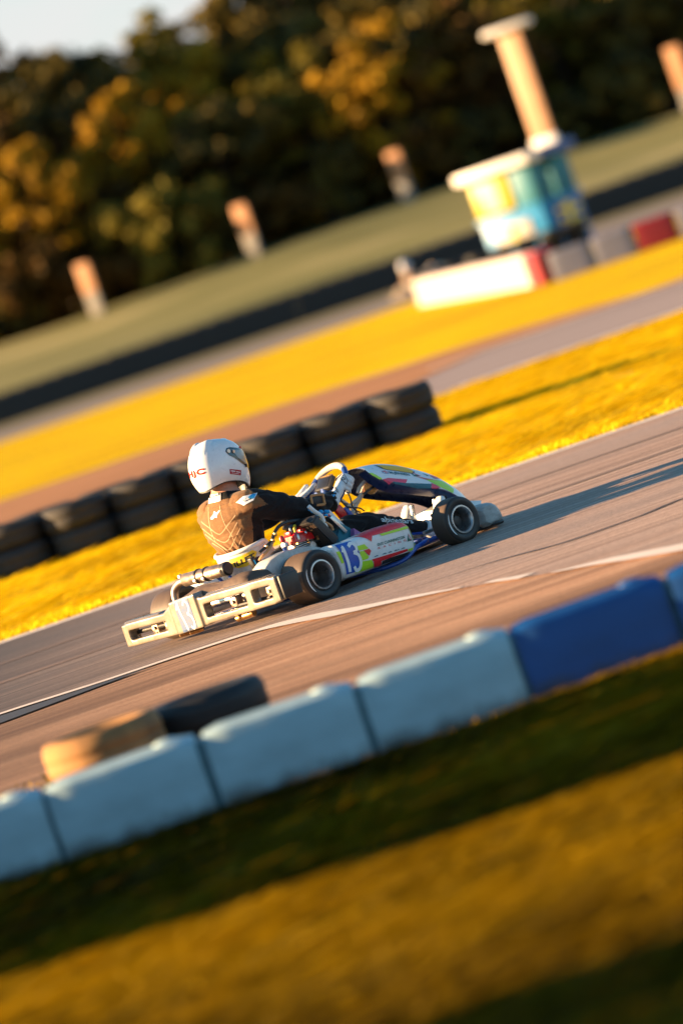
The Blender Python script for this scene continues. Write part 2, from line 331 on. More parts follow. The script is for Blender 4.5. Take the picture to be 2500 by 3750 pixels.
def leafy(name, stops):
    m, nt, b = new_mat(name)
    geo = N(nt, 'ShaderNodeNewGeometry')
    oi = N(nt, 'ShaderNodeObjectInfo')
    add = N(nt, 'ShaderNodeMath', operation='MULTIPLY_ADD')
    nt.links.new(geo.outputs['Random Per Island'], add.inputs[0]); add.inputs[1].default_value = 0.45
    big = noise(nt, mapped(nt, (.5, .5, .5)), 1.0, 2, 0.5)
    nt.links.new(big, add.inputs[2])
    c = ramp(nt, add.outputs[0], stops)
    nt.links.new(c, b.inputs['Base Color'])
    b.inputs['Roughness'].default_value = 0.75
    b.inputs['Specular IOR Level'].default_value = 0.15
    tr = N(nt, 'ShaderNodeBsdfTranslucent')
    nt.links.new(c, tr.inputs[0])
    mx = N(nt, 'ShaderNodeMixShader'); mx.inputs[0].default_value = 0.25
    nt.links.new(b.outputs[0], mx.inputs[1]); nt.links.new(tr.outputs[0], mx.inputs[2])
    nt.links.new(mx.outputs[0], nt.nodes['Material Output'].inputs[0])
    return m
M['leaf_dark'] = leafy('dark_green_leaves', [(0.3, (.014, .017, .008)), (0.55, (.045, .046, .018)), (0.9, (.16, .11, .016))])
M['leaf_gold'] = leafy('golden_leaves', [(0.3, (.08, .05, .006)), (0.6, (.22, .125, .008)), (0.9, (.46, .26, .012))])
M['leaf_rust'] = leafy('rust_leaves', [(0.3, (.02, .015, .007)), (0.6, (.06, .038, .010)), (0.9, (.15, .075, .012))])
M['leaf_olive'] = leafy('olive_leaves', [(0.3, (.05, .045, .008)), (0.6, (.12, .10, .014)), (0.9, (.20, .16, .02))])
M['bark'] = plain('bark', (.05, .035, .025), 0.9, var=0.5, scale=6, bmp=0.4)
M['timber'] = plain('stained_timber', (.42, .20, .09), 0.7, var=0.35, scale=3, stretch=(4, 4, 1), bmp=0.15)
M['grey_timber'] = plain('weathered_timber', (.20, .19, .17), 0.8, var=0.3, scale=3, stretch=(4, 4, 1), bmp=0.15)
M['teal_panel'] = plain('teal_panel_paint', (.004, .15, .21), 0.5, var=0.2, scale=3)
M['blue_panel'] = plain('blue_panel_paint', (.001, .22, .50), 0.45, var=0.2, scale=3)
M['hut_white'] = plain('white_hut_paint', (.40, .39, .36), 0.5, var=0.12, scale=3)
M['hut_inside'] = plain('dark_board', (.05, .045, .04), 0.8)
M['bright_white'] = plain('bright_white_paint', (.78, .76, .73), 0.5, var=0.1, scale=3)
M['bright_yellow'] = plain('bright_yellow_paint', (.92, .70, .01), 0.5, var=0.08)
M['sign_yellow'] = plain('yellow_sign_paint', (.52, .43, .003), 0.45, var=0.1)
M['mast_paint'] = plain('peach_mast_paint', (.46, .26, .14), 0.5, var=0.12, scale=3)

# ================================================================ mesh helpers
class MB:
    """collects shapes for one mesh; each shape may use its own material"""
    def __init__(self):
        self.v = []; self.f = []; self.m = []
    def add(self, verts, faces, mi=0):
        o = len(self.v)
        self.v += [tuple(p) for p in verts]
        self.f += [tuple(i + o for i in f) for f in faces]
        self.m += [mi] * len(faces)
        return self
    def loft(self, rings, closed=True, caps=True, mi=0):
        n = len(rings[0]); fs = []
        for i in range(len(rings) - 1):
            for j in range(n if closed else n - 1):
                k = (j + 1) % n
                fs.append((i * n + j, i * n + k, (i + 1) * n + k, (i + 1) * n + j))
        if caps and closed:
            fs.append(tuple(range(n - 1, -1, -1)))
            fs.append(tuple(range((len(rings) - 1) * n, len(rings) * n)))
        return self.add([p for r in rings for p in r], fs, mi)
    def box(self, c, s, rot=None, bev=0.0, mi=0):
        bm = bmesh.new()
        bmesh.ops.create_cube(bm, size=1)
        bmesh.ops.scale(bm, vec=s, verts=bm.verts)
        if bev:
            bmesh.ops.bevel(bm, geom=bm.edges[:], offset=bev, segments=2, affect='EDGES', profile=0.5)
        mt = Matrix.Translation(c)
        if rot is not None:
            mt = mt @ (rot if isinstance(rot, Matrix) else Euler(rot).to_matrix().to_4x4())
        bmesh.ops.transform(bm, matrix=mt, verts=bm.verts)
        bm.verts.index_update()
        self.add([v.co[:] for v in bm.verts], [[v.index for v in f.verts] for f in bm.faces], mi)
        bm.free()
        return self
    def tube(self, pts, r, seg=10, smooth=0, mi=0, flat=None, flatdir=None):
        pts = [Vector(p) for p in pts]
        rs = list(r) if isinstance(r, (list, tuple)) else [r] * len(pts)
        if smooth:
            pts, rs = spline(pts, rs, smooth)
        rings = []
        t0 = (pts[1] - pts[0]).normalized()
        nrm = t0.orthogonal().normalized() if flatdir is None else (Vector(flatdir) - t0 * t0.dot(Vector(flatdir))).normalized()
        for i, p in enumerate(pts):
            a = pts[max(0, i - 1)]; b = pts[min(len(pts) - 1, i + 1)]
            t = (b - a).normalized()
            nrm = (nrm - t * nrm.dot(t)).normalized()
            bi = t.cross(nrm)
            k = 1.0 if flat is None else flat
            rings.append([p + (nrm * math.cos(2 * PI * j / seg) * k + bi * math.sin(2 * PI * j / seg)) * rs[i] for j in range(seg)])
        return self.loft(rings, True, True, mi)
    def lathe(self, prof, origin=(0, 0, 0), axis='Z', seg=32, mi=0, closed_prof=False):
        """prof: (radius, height along axis)"""
        rings = []
        for r, h in prof:
            ring = []
            for j in range(seg):
                a = 2 * PI * j / seg
                x, y = r * math.cos(a), r * math.sin(a)
                p = {'Z': (x, y, h), 'Y': (y, h, x), 'X': (h, x, y)}[axis]
                ring.append((p[0] + origin[0], p[1] + origin[1], p[2] + origin[2]))
            rings.append(ring)
        if closed_prof:
            rings.append(rings[0])
        return self.loft(rings, True, not closed_prof, mi)
    def prism(self, poly, axis, a0, a1, mi=0):
        """poly in the two other axes"""
        def p3(p, h):
            return {'X': (h, p[0], p[1]), 'Y': (p[0], h, p[1]), 'Z': (p[0], p[1], h)}[axis]
        return self.loft([[p3(p, a0) for p in poly], [p3(p, a1) for p in poly]], True, True, mi)
    def mirror_y(self):
        self.v = [(x, -y, z) for x, y, z in self.v]
        self.f = [tuple(reversed(f)) for f in self.f]
        return self
    def mesh(self, name, mats, smooth=True, angle=40, recalc=True):
        me = bpy.data.meshes.new(name)
        me.from_pydata(self.v, [], self.f)
        for m in (mats if isinstance(mats, (list, tuple)) else [mats]):
            me.materials.append(m)
        for p, i in zip(me.polygons, self.m):
            p.material_index = i
        if recalc:
            bm = bmesh.new(); bm.from_mesh(me)
            bmesh.ops.recalc_face_normals(bm, faces=bm.faces)
            bm.to_mesh(me); bm.free()
        if smooth:
            me.shade_smooth()
            me.set_sharp_from_angle(angle=rad(angle))
        me.update()
        return me
    def build(self, name, mats, parent=None, **kw):
        o = bpy.data.objects.new(name, self.mesh(name, mats, **kw))
        COL.objects.link(o)
        o.parent = parent
        return o

def spline(pts, rs, sub):
    out, ro = [], []
    n = len(pts)
    for i in range(n - 1):
        p0 = pts[max(0, i - 1)]; p1 = pts[i]; p2 = pts[i + 1]; p3 = pts[min(n - 1, i + 2)]
        for k in range(sub):
            t = k / sub
            q = 0.5 * ((2 * p1) + (p2 - p0) * t + (2 * p0 - 5 * p1 + 4 * p2 - p3) * t * t + (3 * p1 - p0 - 3 * p2 + p3) * t ** 3)
            out.append(q); ro.append(rs[i] * (1 - t) + rs[i + 1] * t)
    out.append(pts[-1]); ro.append(rs[-1])
    return out, ro

def modified(o, mods):
    """bakes a list of (type, settings) modifiers into the object's mesh"""
    for t, kw in mods:
        md = o.modifiers.new(t, t)
        for k, v in kw.items():
            setattr(md, k, v)
    dg = bpy.context.evaluated_depsgraph_get()
    me = bpy.data.meshes.new_from_object(o.evaluated_get(dg))
    o.modifiers.clear()
    old = o.data
    me.name = old.name
    o.data = me
    me.shade_smooth()
    return o

def molded(mb, name, mat, parent, voxel, it=4, fac=0.5):
    """overlapping shapes fused into one continuous skin"""
    o = mb.build(name, mat, parent, smooth=False)
    modified(o, [('REMESH', dict(mode='VOXEL', voxel_size=voxel, use_smooth_shade=True)), ('SMOOTH', dict(iterations=it, factor=fac))])
    if not len(o.data.materials):
        o.data.materials.append(mat)
    return o

def tag(o, label=None, cat=None, group=None, kind=None):
    if label: o['label'] = label
    if cat: o['category'] = cat
    if group: o['group'] = group
    if kind: o['kind'] = kind
    return o

def empty(name, loc=(0, 0, 0), rz=0.0, parent=None):
    o = bpy.data.objects.new(name, None)
    o.empty_display_size = 0.2
    COL.objects.link(o)
    o.location = loc; o.rotation_euler = (0, 0, rz); o.parent = parent
    return o

KIDS = {}
def note_kids():
    KIDS.clear()
    for x in bpy.data.objects:
        if x.parent: KIDS.setdefault(x.parent.name, []).append(x)

def copy_tree(o, parent=None, skip=()):
    c = o.copy()
    COL.objects.link(c)
    c.parent = parent
    for ch in KIDS.get(o.name, ()):
        if ch.name.split('.')[0] not in skip:
            copy_tree(ch, c, skip)
    return c

# ---------------------------------------------------------------- stickers and lettering that follow a surface
def text_polys(body, bold=0.0, spacing=1.0):
    cu = bpy.data.curves.new('lettering', 'FONT')
    cu.body = body
    cu.space_character = spacing
    cu.offset = bold
    cu.resolution_u = 4
    ob = bpy.data.objects.new('lettering', cu)
    COL.objects.link(ob)
    dg = bpy.context.evaluated_depsgraph_get()
    me = bpy.data.meshes.new_from_object(ob.evaluated_get(dg))
    vs_ = [(v.co.x, v.co.y) for v in me.vertices]
    fs = [tuple(p.vertices) for p in me.polygons]
    bpy.data.objects.remove(ob); bpy.data.curves.remove(cu); bpy.data.meshes.remove(me)
    xs = [p[0] for p in vs_]; ys = [p[1] for p in vs_]
    x0, x1, y0, y1 = min(xs), max(xs), min(ys), max(ys)
    return [((x - x0) / (x1 - x0), (y - y0) / (y1 - y0)) for x, y in vs_], fs

def poly_mesh(pts):
    tris = tessellate_polygon([[Vector((p[0], p[1], 0)) for p in pts]])
    return list(pts), [tuple(t) for t in tris]

def strip_mesh(pts, w):
    """a stitched line of width w along pts"""
    P = [Vector((p[0], p[1])) for p in pts]
    P3, _ = spline([Vector((p.x, p.y, 0)) for p in P], [1] * len(P), 5)
    vs_, fs = [], []
    for i, p in enumerate(P3):
        t = (P3[min(i + 1, len(P3) - 1)] - P3[max(0, i - 1)]).normalized()
        n = Vector((-t.y, t.x, 0)) * w * 0.5
        vs_ += [((p + n).x, (p + n).y), ((p - n).x, (p - n).y)]
    for i in range(len(P3) - 1):
        fs.append((2 * i, 2 * i + 1, 2 * i + 3, 2 * i + 2))
    return vs_, fs

def bilinear(vs_, bl, br, tl, tr=None):
    bl, br, tl = Vector(bl), Vector(br), Vector(tl)
    tr = br + tl - bl if tr is None else Vector(tr)
    return [tuple(bl * (1 - x) * (1 - y) + br * x * (1 - y) + tl * (1 - x) * y + tr * x * y) for x, y in vs_]

def bvh_of(o):
    me = o.data
    return BVHTree.FromPolygons([v.co[:] for v in me.vertices], [tuple(p.vertices) for p in me.polygons])

def sticker(name, shapes, ray, trees, mats, parent, off=0.0015, maxlen=0.02, thick=0.0008):
    """shapes: (verts2d, faces, material index, layer); ray(a, b) -> origin, direction in the part's space"""
    mb = MB()
    for vs_, fs, mi, layer in shapes:
        bm = bmesh.new()
        bv = [bm.verts.new((p[0], p[1], 0)) for p in vs_]
        for f in fs:
            try: bm.faces.new([bv[i] for i in f])
            except ValueError: pass
        for _ in range(5):
            long = [e for e in bm.edges if e.calc_length() > maxlen]
            if not long: break
            bmesh.ops.subdivide_edges(bm, edges=long, cuts=1)
            bmesh.ops.triangulate(bm, faces=[f for f in bm.faces if len(f.verts) > 4])
        out = {}
        for v in bm.verts:
            org, d = ray(v.co.x, v.co.y)
            best = None
            for t in trees:
                h = t.ray_cast(org, d, 3.0)
                if h[0] is not None and (best is None or h[3] < best[3]):
                    best = h
            if best:
                n = best[1]
                if n.dot(d) > 0: n = -n
                out[v] = best[0] + n * (off + 0.0012 * layer)
        idx, verts, faces = {}, [], []
        for f in bm.faces:
            if all(v in out for v in f.verts):
                for v in f.verts:
                    if v not in idx:
                        idx[v] = len(verts); verts.append(out[v])
                if max((out[a] - out[b]).length for a in f.verts for b in f.verts) < 6 * maxlen:
                    faces.append([idx[v] for v in f.verts])
        mb.add(verts, faces, mi)
        bm.free()
    o = mb.build(name, mats, parent, recalc=False, smooth=False)
    return o
# ================================================================ the setting
rng = random.Random(7)
def wob(x, y, s):
    return (math.sin(x * 1.3 * s + 1.7 * math.sin(y * .9 * s)) + math.sin(y * 2.1 * s + 1.3 * math.sin(x * .7 * s) + 1.0) + .6 * math.sin((x + y) * 3.3 * s)) / 2.6

def sstep(a, b, x):
    t = min(1, max(0, (x - a) / (b - a)))
    return t * t * (3 - 2 * t)

def height(x, y):
    if y < 16.6:
        k = sstep(16.6, 15.2, y)
        return k * (0.016 * wob(x * .8, y * 3.0, 1.6) + 0.008 * wob(x * 2.3 + 4, y * 7.0, 2.0))
    if y > 172:
        h = 2.85 * sstep(172, 203, y) * (1 + .05 * math.sin(x * .21 + 1.0)) + .18 * wob(x * .35, y * .8, .6) * sstep(172, 185, y)
        return h
    return 0.0

def ground():
    xs = [-900, -300, -120, -60] + [-30 + .75 * i for i in range(81)] + [60, 120, 300, 900]
    xs2 = sorted(set(xs + [-3 + .12 * i for i in range(51)]))
    ys = [1.0] + [4 + .14 * i for i in range(91)] + [17 + 5 * i for i in range(31)] + [172 + 1.2 * i for i in range(30)] + [215, 240, 300, 500, 1000, 2500]
    verts = [(x, y, height(x, y)) for y in ys for x in xs2]
    n = len(xs2)
    mb = MB()
    fs, mi = [], []
    for i in range(len(ys) - 1):
        for j in range(n - 1):
            fs.append((i * n + j, i * n + j + 1, (i + 1) * n + j + 1, (i + 1) * n + j))
            yc = .5 * (ys[i] + ys[i + 1])
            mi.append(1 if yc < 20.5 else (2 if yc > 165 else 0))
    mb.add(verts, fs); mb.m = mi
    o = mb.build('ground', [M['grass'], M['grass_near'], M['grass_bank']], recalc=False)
    o['kind'] = 'structure'
ground()

def sheet(name, pts, z, mat):
    bm = bmesh.new()
    tris = tessellate_polygon([[Vector((p[0], p[1], 0)) for p in pts]])
    mb = MB().add([(p[0], p[1], z) for p in pts], [tuple(t) for t in tris])
    bm.free()
    me = mb.mesh(name, mat, smooth=False)
    bm = bmesh.new(); bm.from_mesh(me)
    for f in bm.faces:
        if f.normal.z < 0: f.normal_flip()
    bm.to_mesh(me); bm.free()
    o = bpy.data.objects.new(name, me)
    COL.objects.link(o)
    o['kind'] = 'structure'
    return o

def line_sheet(name, pts, widths, z, mat):
    # smooth in y over x, never overshooting (the points run from left to right)
    sl = [(b[1] - a[1]) / (b[0] - a[0]) for a, b in zip(pts[:-1], pts[1:])]
    tg = [sl[0]] + [0 if a * b <= 0 else 2 * a * b / (a + b) for a, b in zip(sl[:-1], sl[1:])] + [sl[-1]]
    P, W = [], []
    for i in range(len(pts) - 1):
        (xa, ya), (xb, yb) = pts[i][:2], pts[i + 1][:2]
        h = xb - xa
        for k in range(6):
            t = k / 6
            y = (2 * t ** 3 - 3 * t * t + 1) * ya + (t ** 3 - 2 * t * t + t) * h * tg[i] + (3 * t * t - 2 * t ** 3) * yb + (t ** 3 - t * t) * h * tg[i + 1]
            P.append(Vector((xa + h * t, y, 0))); W.append(widths[i] * (1 - t) + widths[i + 1] * t)
    P.append(Vector((pts[-1][0], pts[-1][1], 0))); W.append(widths[-1])
    lft, rgt = [], []
    for i, p in enumerate(P):
        t = (P[min(i + 1, len(P) - 1)] - P[max(0, i - 1)]).normalized()
        n = Vector((-t.y, t.x, 0)) * W[i] * .5
        lft.append(p + n); rgt.append(p - n)
    mb = MB()
    vs_ = []
    for a, b in zip(lft, rgt):
        vs_ += [(a.x, a.y, z), (b.x, b.y, z)]
    mb.add(vs_, [(2 * i, 2 * i + 1, 2 * i + 3, 2 * i + 2) for i in range(len(P) - 1)])
    o = mb.build(name, mat, smooth=False, recalc=False)
    o['kind'] = 'structure'
    return o

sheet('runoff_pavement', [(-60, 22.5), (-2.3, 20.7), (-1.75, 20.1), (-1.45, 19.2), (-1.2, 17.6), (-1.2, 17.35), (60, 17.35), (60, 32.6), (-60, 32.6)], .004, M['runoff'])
near_edge = [(-60, 25.6), (-4, 25.55)] + NEARLINE + [(.62, 22.8)] + NEARLINE2 + [(2.2, 19.6), (4, 17.6), (60, 17.45)]
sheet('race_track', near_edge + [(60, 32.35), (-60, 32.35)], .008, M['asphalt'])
line_sheet('track_edge_line', [(-60, 32.2), (-10, 32.2), (0, 32.25), (10, 32.3), (60, 32.3)], [.26, .26, .26, .26, .26], .012, M['line'])
line_sheet('track_edge_line', [(-60, 25.62), (-4, 25.58)] + NEARLINE, [.12, .12, .12, .12, .13, .15, .17, .15, .1, .03], .012, M['line'])
line_sheet('track_edge_line', NEARLINE2 + [(1.8, 20.4), (2.4, 19.2)], [.03, .11, .16, .18, .18, .18], .012, M['line'])
line_sheet('track_edge_line', [(.55, 23.05), (.72, 22.62)], [.05, .09], .012, M['line'])
line_sheet('track_joint', SEAM + [(4, 24.3), (60, 24.4)], [.005, .02, .045, .05, .05, .05, .05], .012, M['dark_ground'])
for yy, amp, w_ in ((28.35, .3, .20), (29.9, .22, .16)):
    line_sheet('tyre_mark', [(-40, yy)] + [(-6 + 1.5 * k, yy + amp * math.sin(k * .55 + yy)) for k in range(9)] + [(40, yy + .5)], [w_] * 11, .0105, M['rubber_mark'])
sheet('dark_patch', [(-60, 24.55), (-2.0, 24.8), (-1.18, 25.12), (-1.5, 25.2), (-2.1, 25.36), (-60, 25.4)], .012, M['dark_ground'])  # flat dark sheet tapering off beside the near line
def ragged(pts, amp, step=.5, seed=1):
    r = random.Random(seed); out = []
    for a, b in zip(pts[:-1], pts[1:]):
        n = max(1, int(abs(b[0] - a[0]) / step)) if abs(a[0]) < 30 and abs(b[0]) < 30 else 1
        for k in range(n):
            t = k / n
            out.append((a[0] + (b[0] - a[0]) * t, a[1] + (b[1] - a[1]) * t + r.uniform(-amp, amp)))
    return out + [pts[-1]]
sheet('far_track', [(-60, 50.6), (60, 50.6), (60, 61.2), (-60, 61.2)], .004, M['far_road'])
sheet('dirt_strip', ragged([(-29, 69), (-8, 68.5), (0, 67.5), (2.5, 65.5), (4.5, 62.6), (10, 61.3)], .5, .6, 3) + ragged([(10, 61.15), (2.4, 61.0), (1.2, 57), (.4, 51), (-29, 50.6)], .25, .8, 4), .012, M['dirt'])
for yy in (50.9, 60.8):
    line_sheet('track_edge_line', [(1.6, yy), (20, yy), (60, yy)], [.35] * 3, .016, M['line'])
sheet('distant_track', [(-80, 127), (-8, 127), (-4, 125.5), (4, 125), (60, 124), (60, 150), (-80, 150)], .004, M['distant_road'])
line_sheet('track_edge_line', [(-80, 127.6), (-8, 127.5), (-4, 126), (4, 125.5), (60, 124.5)], [.5] * 5, .008, M['line'])
sheet('verge', [(-80, 150.1), (60, 150.1), (60, 172), (-80, 173.5)], .004, M['verge'])

# ---------------------------------------------------------------- tyres
def copy_tree_now(o):
    note_kids()
    return copy_tree(o)

def tyre_mesh(R, hw, rin, mat, seg=28):
    mb = MB()
    prof = [(rin, -hw * .72), (rin + .03, -hw * .96), (R * .86, -hw), (R * .955, -hw * .86), (R * .985, -hw * .55), (R, -hw * .5), (R, -hw * .1), (R * .985, -hw * .06), (R * .985, hw * .06), (R, hw * .1), (R, hw * .5), (R * .985, hw * .55), (R * .955, hw * .86), (R * .86, hw),
            (rin + .03, hw * .96), (rin, hw * .72), (rin + .012, hw * .55), (R * .93, hw * .6), (R * .93, -hw * .6), (rin + .012, -hw * .55)]
    mb.lathe(prof, seg=seg, closed_prof=True)
    return mb.mesh('tyre', mat, angle=50)

tm_mid = tyre_mesh(.292, .112, .165, M['old_rubber'], 40)
tm_far = tyre_mesh(.305, .109, .18, M['rubber'], 20)
def put_tyre(me, loc, label, group, rz, tilt=(0, 0)):
    o = bpy.data.objects.new('tyre', me)
    COL.objects.link(o)
    o.location = loc
    o.rotation_euler = (tilt[0], tilt[1], rz)
    tag(o, label, 'tyre', group)
    return o
mid_n = 9
order = ['rightmost', 'second from the right', 'third from the right', 'fourth from the right', 'fifth from the right', 'sixth from the right', 'seventh from the right', 'eighth from the right', 'ninth from the right']
for i in range(mid_n):
    for k in range(2):
        lab = f"{'upper' if k else 'lower'} tyre of the stack {order[i]} in the low wall behind the driver"
        put_tyre(tm_mid, (.80 - .598 * i + rng.uniform(-.02, .02), 42.25 + rng.uniform(-.05, .05), .112 + .225 * k), lab, 'tyres in the low wall behind the driver', rng.uniform(0, 6),
                 (rng.uniform(-.02, .02), rng.uniform(-.03, .03)))
for i in range(mid_n):
    for k in range(2):
        put_tyre(tm_mid, (.50 - .598 * i + rng.uniform(-.02, .02), 42.80 + rng.uniform(-.03, .03), .112 + .225 * k), 'dark tyre in the back row seen through gaps of the low wall',
                 'back row tyres of the low wall', rng.uniform(0, 6))
# the long wall at the foot of the bank: tyre stacks bound in rubber belting
for i in range(9):
    x0 = -11.6 + 3.12 * i
    w = empty('tyre_wall', (x0 + 1.55, 167.5, 0))
    tag(w, 'section of the long dark tyre wall bound in rubber belting at the foot of the bank', 'tyre wall', 'sections of the long tyre wall')
    rings = []
    for k in range(25):
        x = -1.555 + 3.11 * k / 24
        bul = .02 * abs(math.sin(PI * k / 24 * 5))
        rings.append([(x, -.33 - bul, .0), (x, -.34 - bul, .5), (x, -.33 - bul, .985), (x, -.27, 1.015), (x, .27, 1.015), (x, .32, .98), (x, .32, 0)])
    MB().loft(rings, True, True).build('belting', M['rubber'], w, angle=50)
    for k in range(5):
        o = bpy.data.objects.new('tyre', tm_far); COL.objects.link(o); o.parent = w
        o.location = (-1.25 + .622 * k, 0, .955 + rng.uniform(-.01, .015))

near_black = tyre_mesh(.24, .074, .13, M['rubber'], 48)
near_tan = tyre_mesh(.235, .08, .13, M['tan_rubber'], 48)
for me_, x, y, nm in ((near_tan, -1.12, 18.25, 'sand dusted tan'), (near_black, -.735, 18.53, 'black')):  # the tan one is a tan base colour with strong mottling
    for k in range(2):
        put_tyre(me_, (x + rng.uniform(-.015, .015), y, (.082 + .163 * k) if me_ is near_tan else (.076 + .151 * k)), f"{nm} tyre behind the pale barrier blocks, {'upper' if k else 'lower'} one of its pair", 'tyres behind the foreground barrier', rng.uniform(0, 6), (0, rng.uniform(-.02, .02)))

# ---------------------------------------------------------------- polythene barrier blocks in the foreground
def block_mesh(L, D, H, mat, bev=.035):
    bm = bmesh.new()
    nx, ny, nz = 14, 5, 6
    mb = MB()
    mb.box((0, 0, H / 2), (L, D, H), bev=bev)
    me = mb.mesh('barrier_block', mat, angle=60)
    bm.free()
    return me
def block(loc, L, D, H, mat, rz, ry, label, group, bev=.035, lug=True):
    root = empty('barrier_block', loc, rz)
    root.rotation_euler = (0, ry, rz)
    tag(root, label, 'barrier', group)
    mb = MB()
    ring = []
    # long moulded body: slightly barrelled, end faces drawn in
    n = 10
    rings = []
    for i in range(n + 1):
        t = -1 + 2 * i / n
        e = 1 - .10 * max(0, (abs(t) - .86) / .14) ** 2
        hx = D / 2 * e * (1 - .04 * abs(t))
        hz = H * (1 - .035 * max(0, (abs(t) - .8) / .2) ** 2)
        b = bev
        pts = [(-hx, 0.0), (-hx * 1.0, hz - b * 1.4), (-hx + b * .35, hz - b * .45), (-hx + b, hz), (-hx * .35, hz + .002), (-hx * .28, hz - .012), (hx * .28, hz - .012), (hx * .35, hz + .002),
               (hx - b, hz), (hx - b * .35, hz - b * .45), (hx, hz - b * 1.4), (hx, 0.0)]
        rings.append([(t * L / 2, y, z) for y, z in pts])
    mb.loft(rings, True, True)
    mb.build('body', mat, root, angle=32)
    if lug:
        mb = MB()
        mb.lathe([(.0, 0), (.045, 0), (.045, .018), (.03, .024), (0, .024)], origin=(L * .32, 0, H - .012), seg=16)
        mb.build('filler_cap', mat, root)
        mb = MB()
        mb.box((L / 2 + .012, .01, H * .45), (.036, D - .04, H * .9), bev=.01)
        mb.build('shaded_gap', M['shaded_gap'], root)  # dark filler added where the gap falls in shade
    return root
near_blocks = [(-1.60, 'white', 'white polythene barrier block cut off by the left edge of the frame'), (-1.025, 'white', 'white polythene barrier block second from the left in the foreground'),
               (-.445, 'white', 'white polythene barrier block in front of the dark tyre side, third from the left'), (.135, 'white', 'white polythene barrier block next to the first blue one'),
               (.705, 'blue', 'blue polythene barrier block beside the last white one'), (1.28, 'blue', 'blue polythene barrier block cut off by the right edge of the frame')]
for i, (x, c, lab) in enumerate(near_blocks):
    block((x, 17.08 + rng.uniform(-.02, .02), -.02), .552, .24, .30, M['white_scuffed' if c == 'white' else 'blue_scuffed'], rad(rng.uniform(-1.6, 1.6)), rad(rng.uniform(-.8, .8)), lab,
          'barrier blocks in the foreground')
# an unseen board fence added off to the left to shade the near bank
hd = empty('added_shade_fence', (-3.3, 15.66, 0))
tag(hd, 'unseen board fence added outside the left edge to shade the near grass bank', 'fence')
mb = MB()
for k in range(7):
    mb.box((0, -1.2 + .4 * k, .72), (.03, .39, 1.44), bev=.004)
mb.build('added_shade_boards', M['grey_timber'], hd)
mb = MB()
for k in (-1.2, 0, 1.2):
    MB().box((-.05, k, .7), (.07, .09, 1.4), bev=.004).build('post', M['grey_timber'], hd)
hd2 = copy_tree_now(hd)  # second unseen fence, added to darken the near corner
hd2.location = (-2.6, 9.6, 0)
tag(hd2, 'second unseen board fence added nearer the camera to darken the bottom corner', 'fence')

# ---------------------------------------------------------------- red and white barrier round the marshal hut
A_, B_ = Vector((3.45, 113)), Vector((5.05, 89.0))
nb = 12
dv = (B_ - A_) / nb
for i in range(nb):
    c = A_ + dv * (i + .5)
    red = i == nb - 1
    lab = ('red barrier block at the near corner of the sunlit run before the hut' if red else
           'sunlit white barrier block in the long run in front of the marshal hut')
    block((c.x, c.y, 0), dv.length - .05, .42, .62, M['red_plastic' if red else 'white_run'], math.atan2(dv.y, dv.x), 0, lab, 'barrier blocks before the hut' if not red else None, .05, lug=False)
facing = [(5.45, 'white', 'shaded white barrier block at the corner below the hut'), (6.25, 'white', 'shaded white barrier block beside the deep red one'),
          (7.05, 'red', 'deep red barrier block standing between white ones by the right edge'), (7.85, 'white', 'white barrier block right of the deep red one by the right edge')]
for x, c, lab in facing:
    block((x, 88.6 - .14 * (x - 5.2), 0), .77, .40, .52, M['shaded_plastic' if c == 'white' else 'red_plastic'], rad(-8), 0, lab, 'barrier blocks facing the track', .05, lug=False)
for i in range(7):
    for k in range(3):
        put_tyre(tm_far, (3.95 + .63 * i, 120.4 + rng.uniform(-.3, .3), .11 + .219 * k), 'dark tyre stacked three high between the hut and the white barrier', 'tyres stacked in front of the hut', rng.uniform(0, 6))

# ---------------------------------------------------------------- marshal hut with its mast
hut = empty('marshal_hut', (7.12, 125.2, 0), rad(54))
tag(hut, 'blue and teal marshal hut with yellow signs and a tall mast on its flat roof', 'hut')
S = .95
mb = MB()
t = .05
for (cx, cy, sx, sy) in ((-S, 0, t, 2 * S), (S, 0, t, 2 * S - 2 * t), (0, -S, 2 * S - t, t), (0, S, 2 * S - t, t)):
    mb.box((cx, cy, .66), (sx, sy, 1.32), bev=.01)
mb.build('lower_wall', M['blue_panel'], hut)
for (cx, cy, sx, sy) in ((-S, .80, .045, .30), (-S, -.62, .045, .66), (-.66, -S, .58, .045), (.52, -S, .86, .045), (S, 0, .045, 1.86), (.55, S, .8, .045)):
    MB().box((cx, cy, 1.86), (sx, sy, 1.07), bev=.006).build('upper_panel', M['teal_panel'], hut)
mb = MB()
mb.box((0, 0, 1.33), (2 * S + .16, 2 * S + .16, .09), bev=.012)
mb.build('sill', M['blue_panel'], hut)
mb = MB()
mb.box((0, 0, .2), (1.7, 1.7, .06))
mb.build('floor', M['hut_inside'], hut)
mb = MB()
mb.box((-.05, -.02, 2.54), (2.45, 2.35, .26), bev=.05)
roof = mb.build('roof', M['bright_white'], hut)
mb = MB()
mb.box((.25, -1.205, 2.54), (1.75, .03, .24), bev=.008)
mb.build('shaded_fascia', M['navy_steer'], roof)  # dark blue puts the shaded side of the white roof into the colour
def board(name, face, c, w, h, mat, parent):
    m_ = MB()
    if face == 'left':   # the face towards local -x
        m_.box((-S - .06, c, h[0]), (.03, w, h[1]), bev=.03)
    else:
        m_.box((c, -S - .06, h[0]), (w, .03, h[1]), bev=.03)
    return m_.build(name, mat, parent)
sg = board('sign_board', 'left', .04, 1.15, (.76, .62), M['hut_white'], hut)
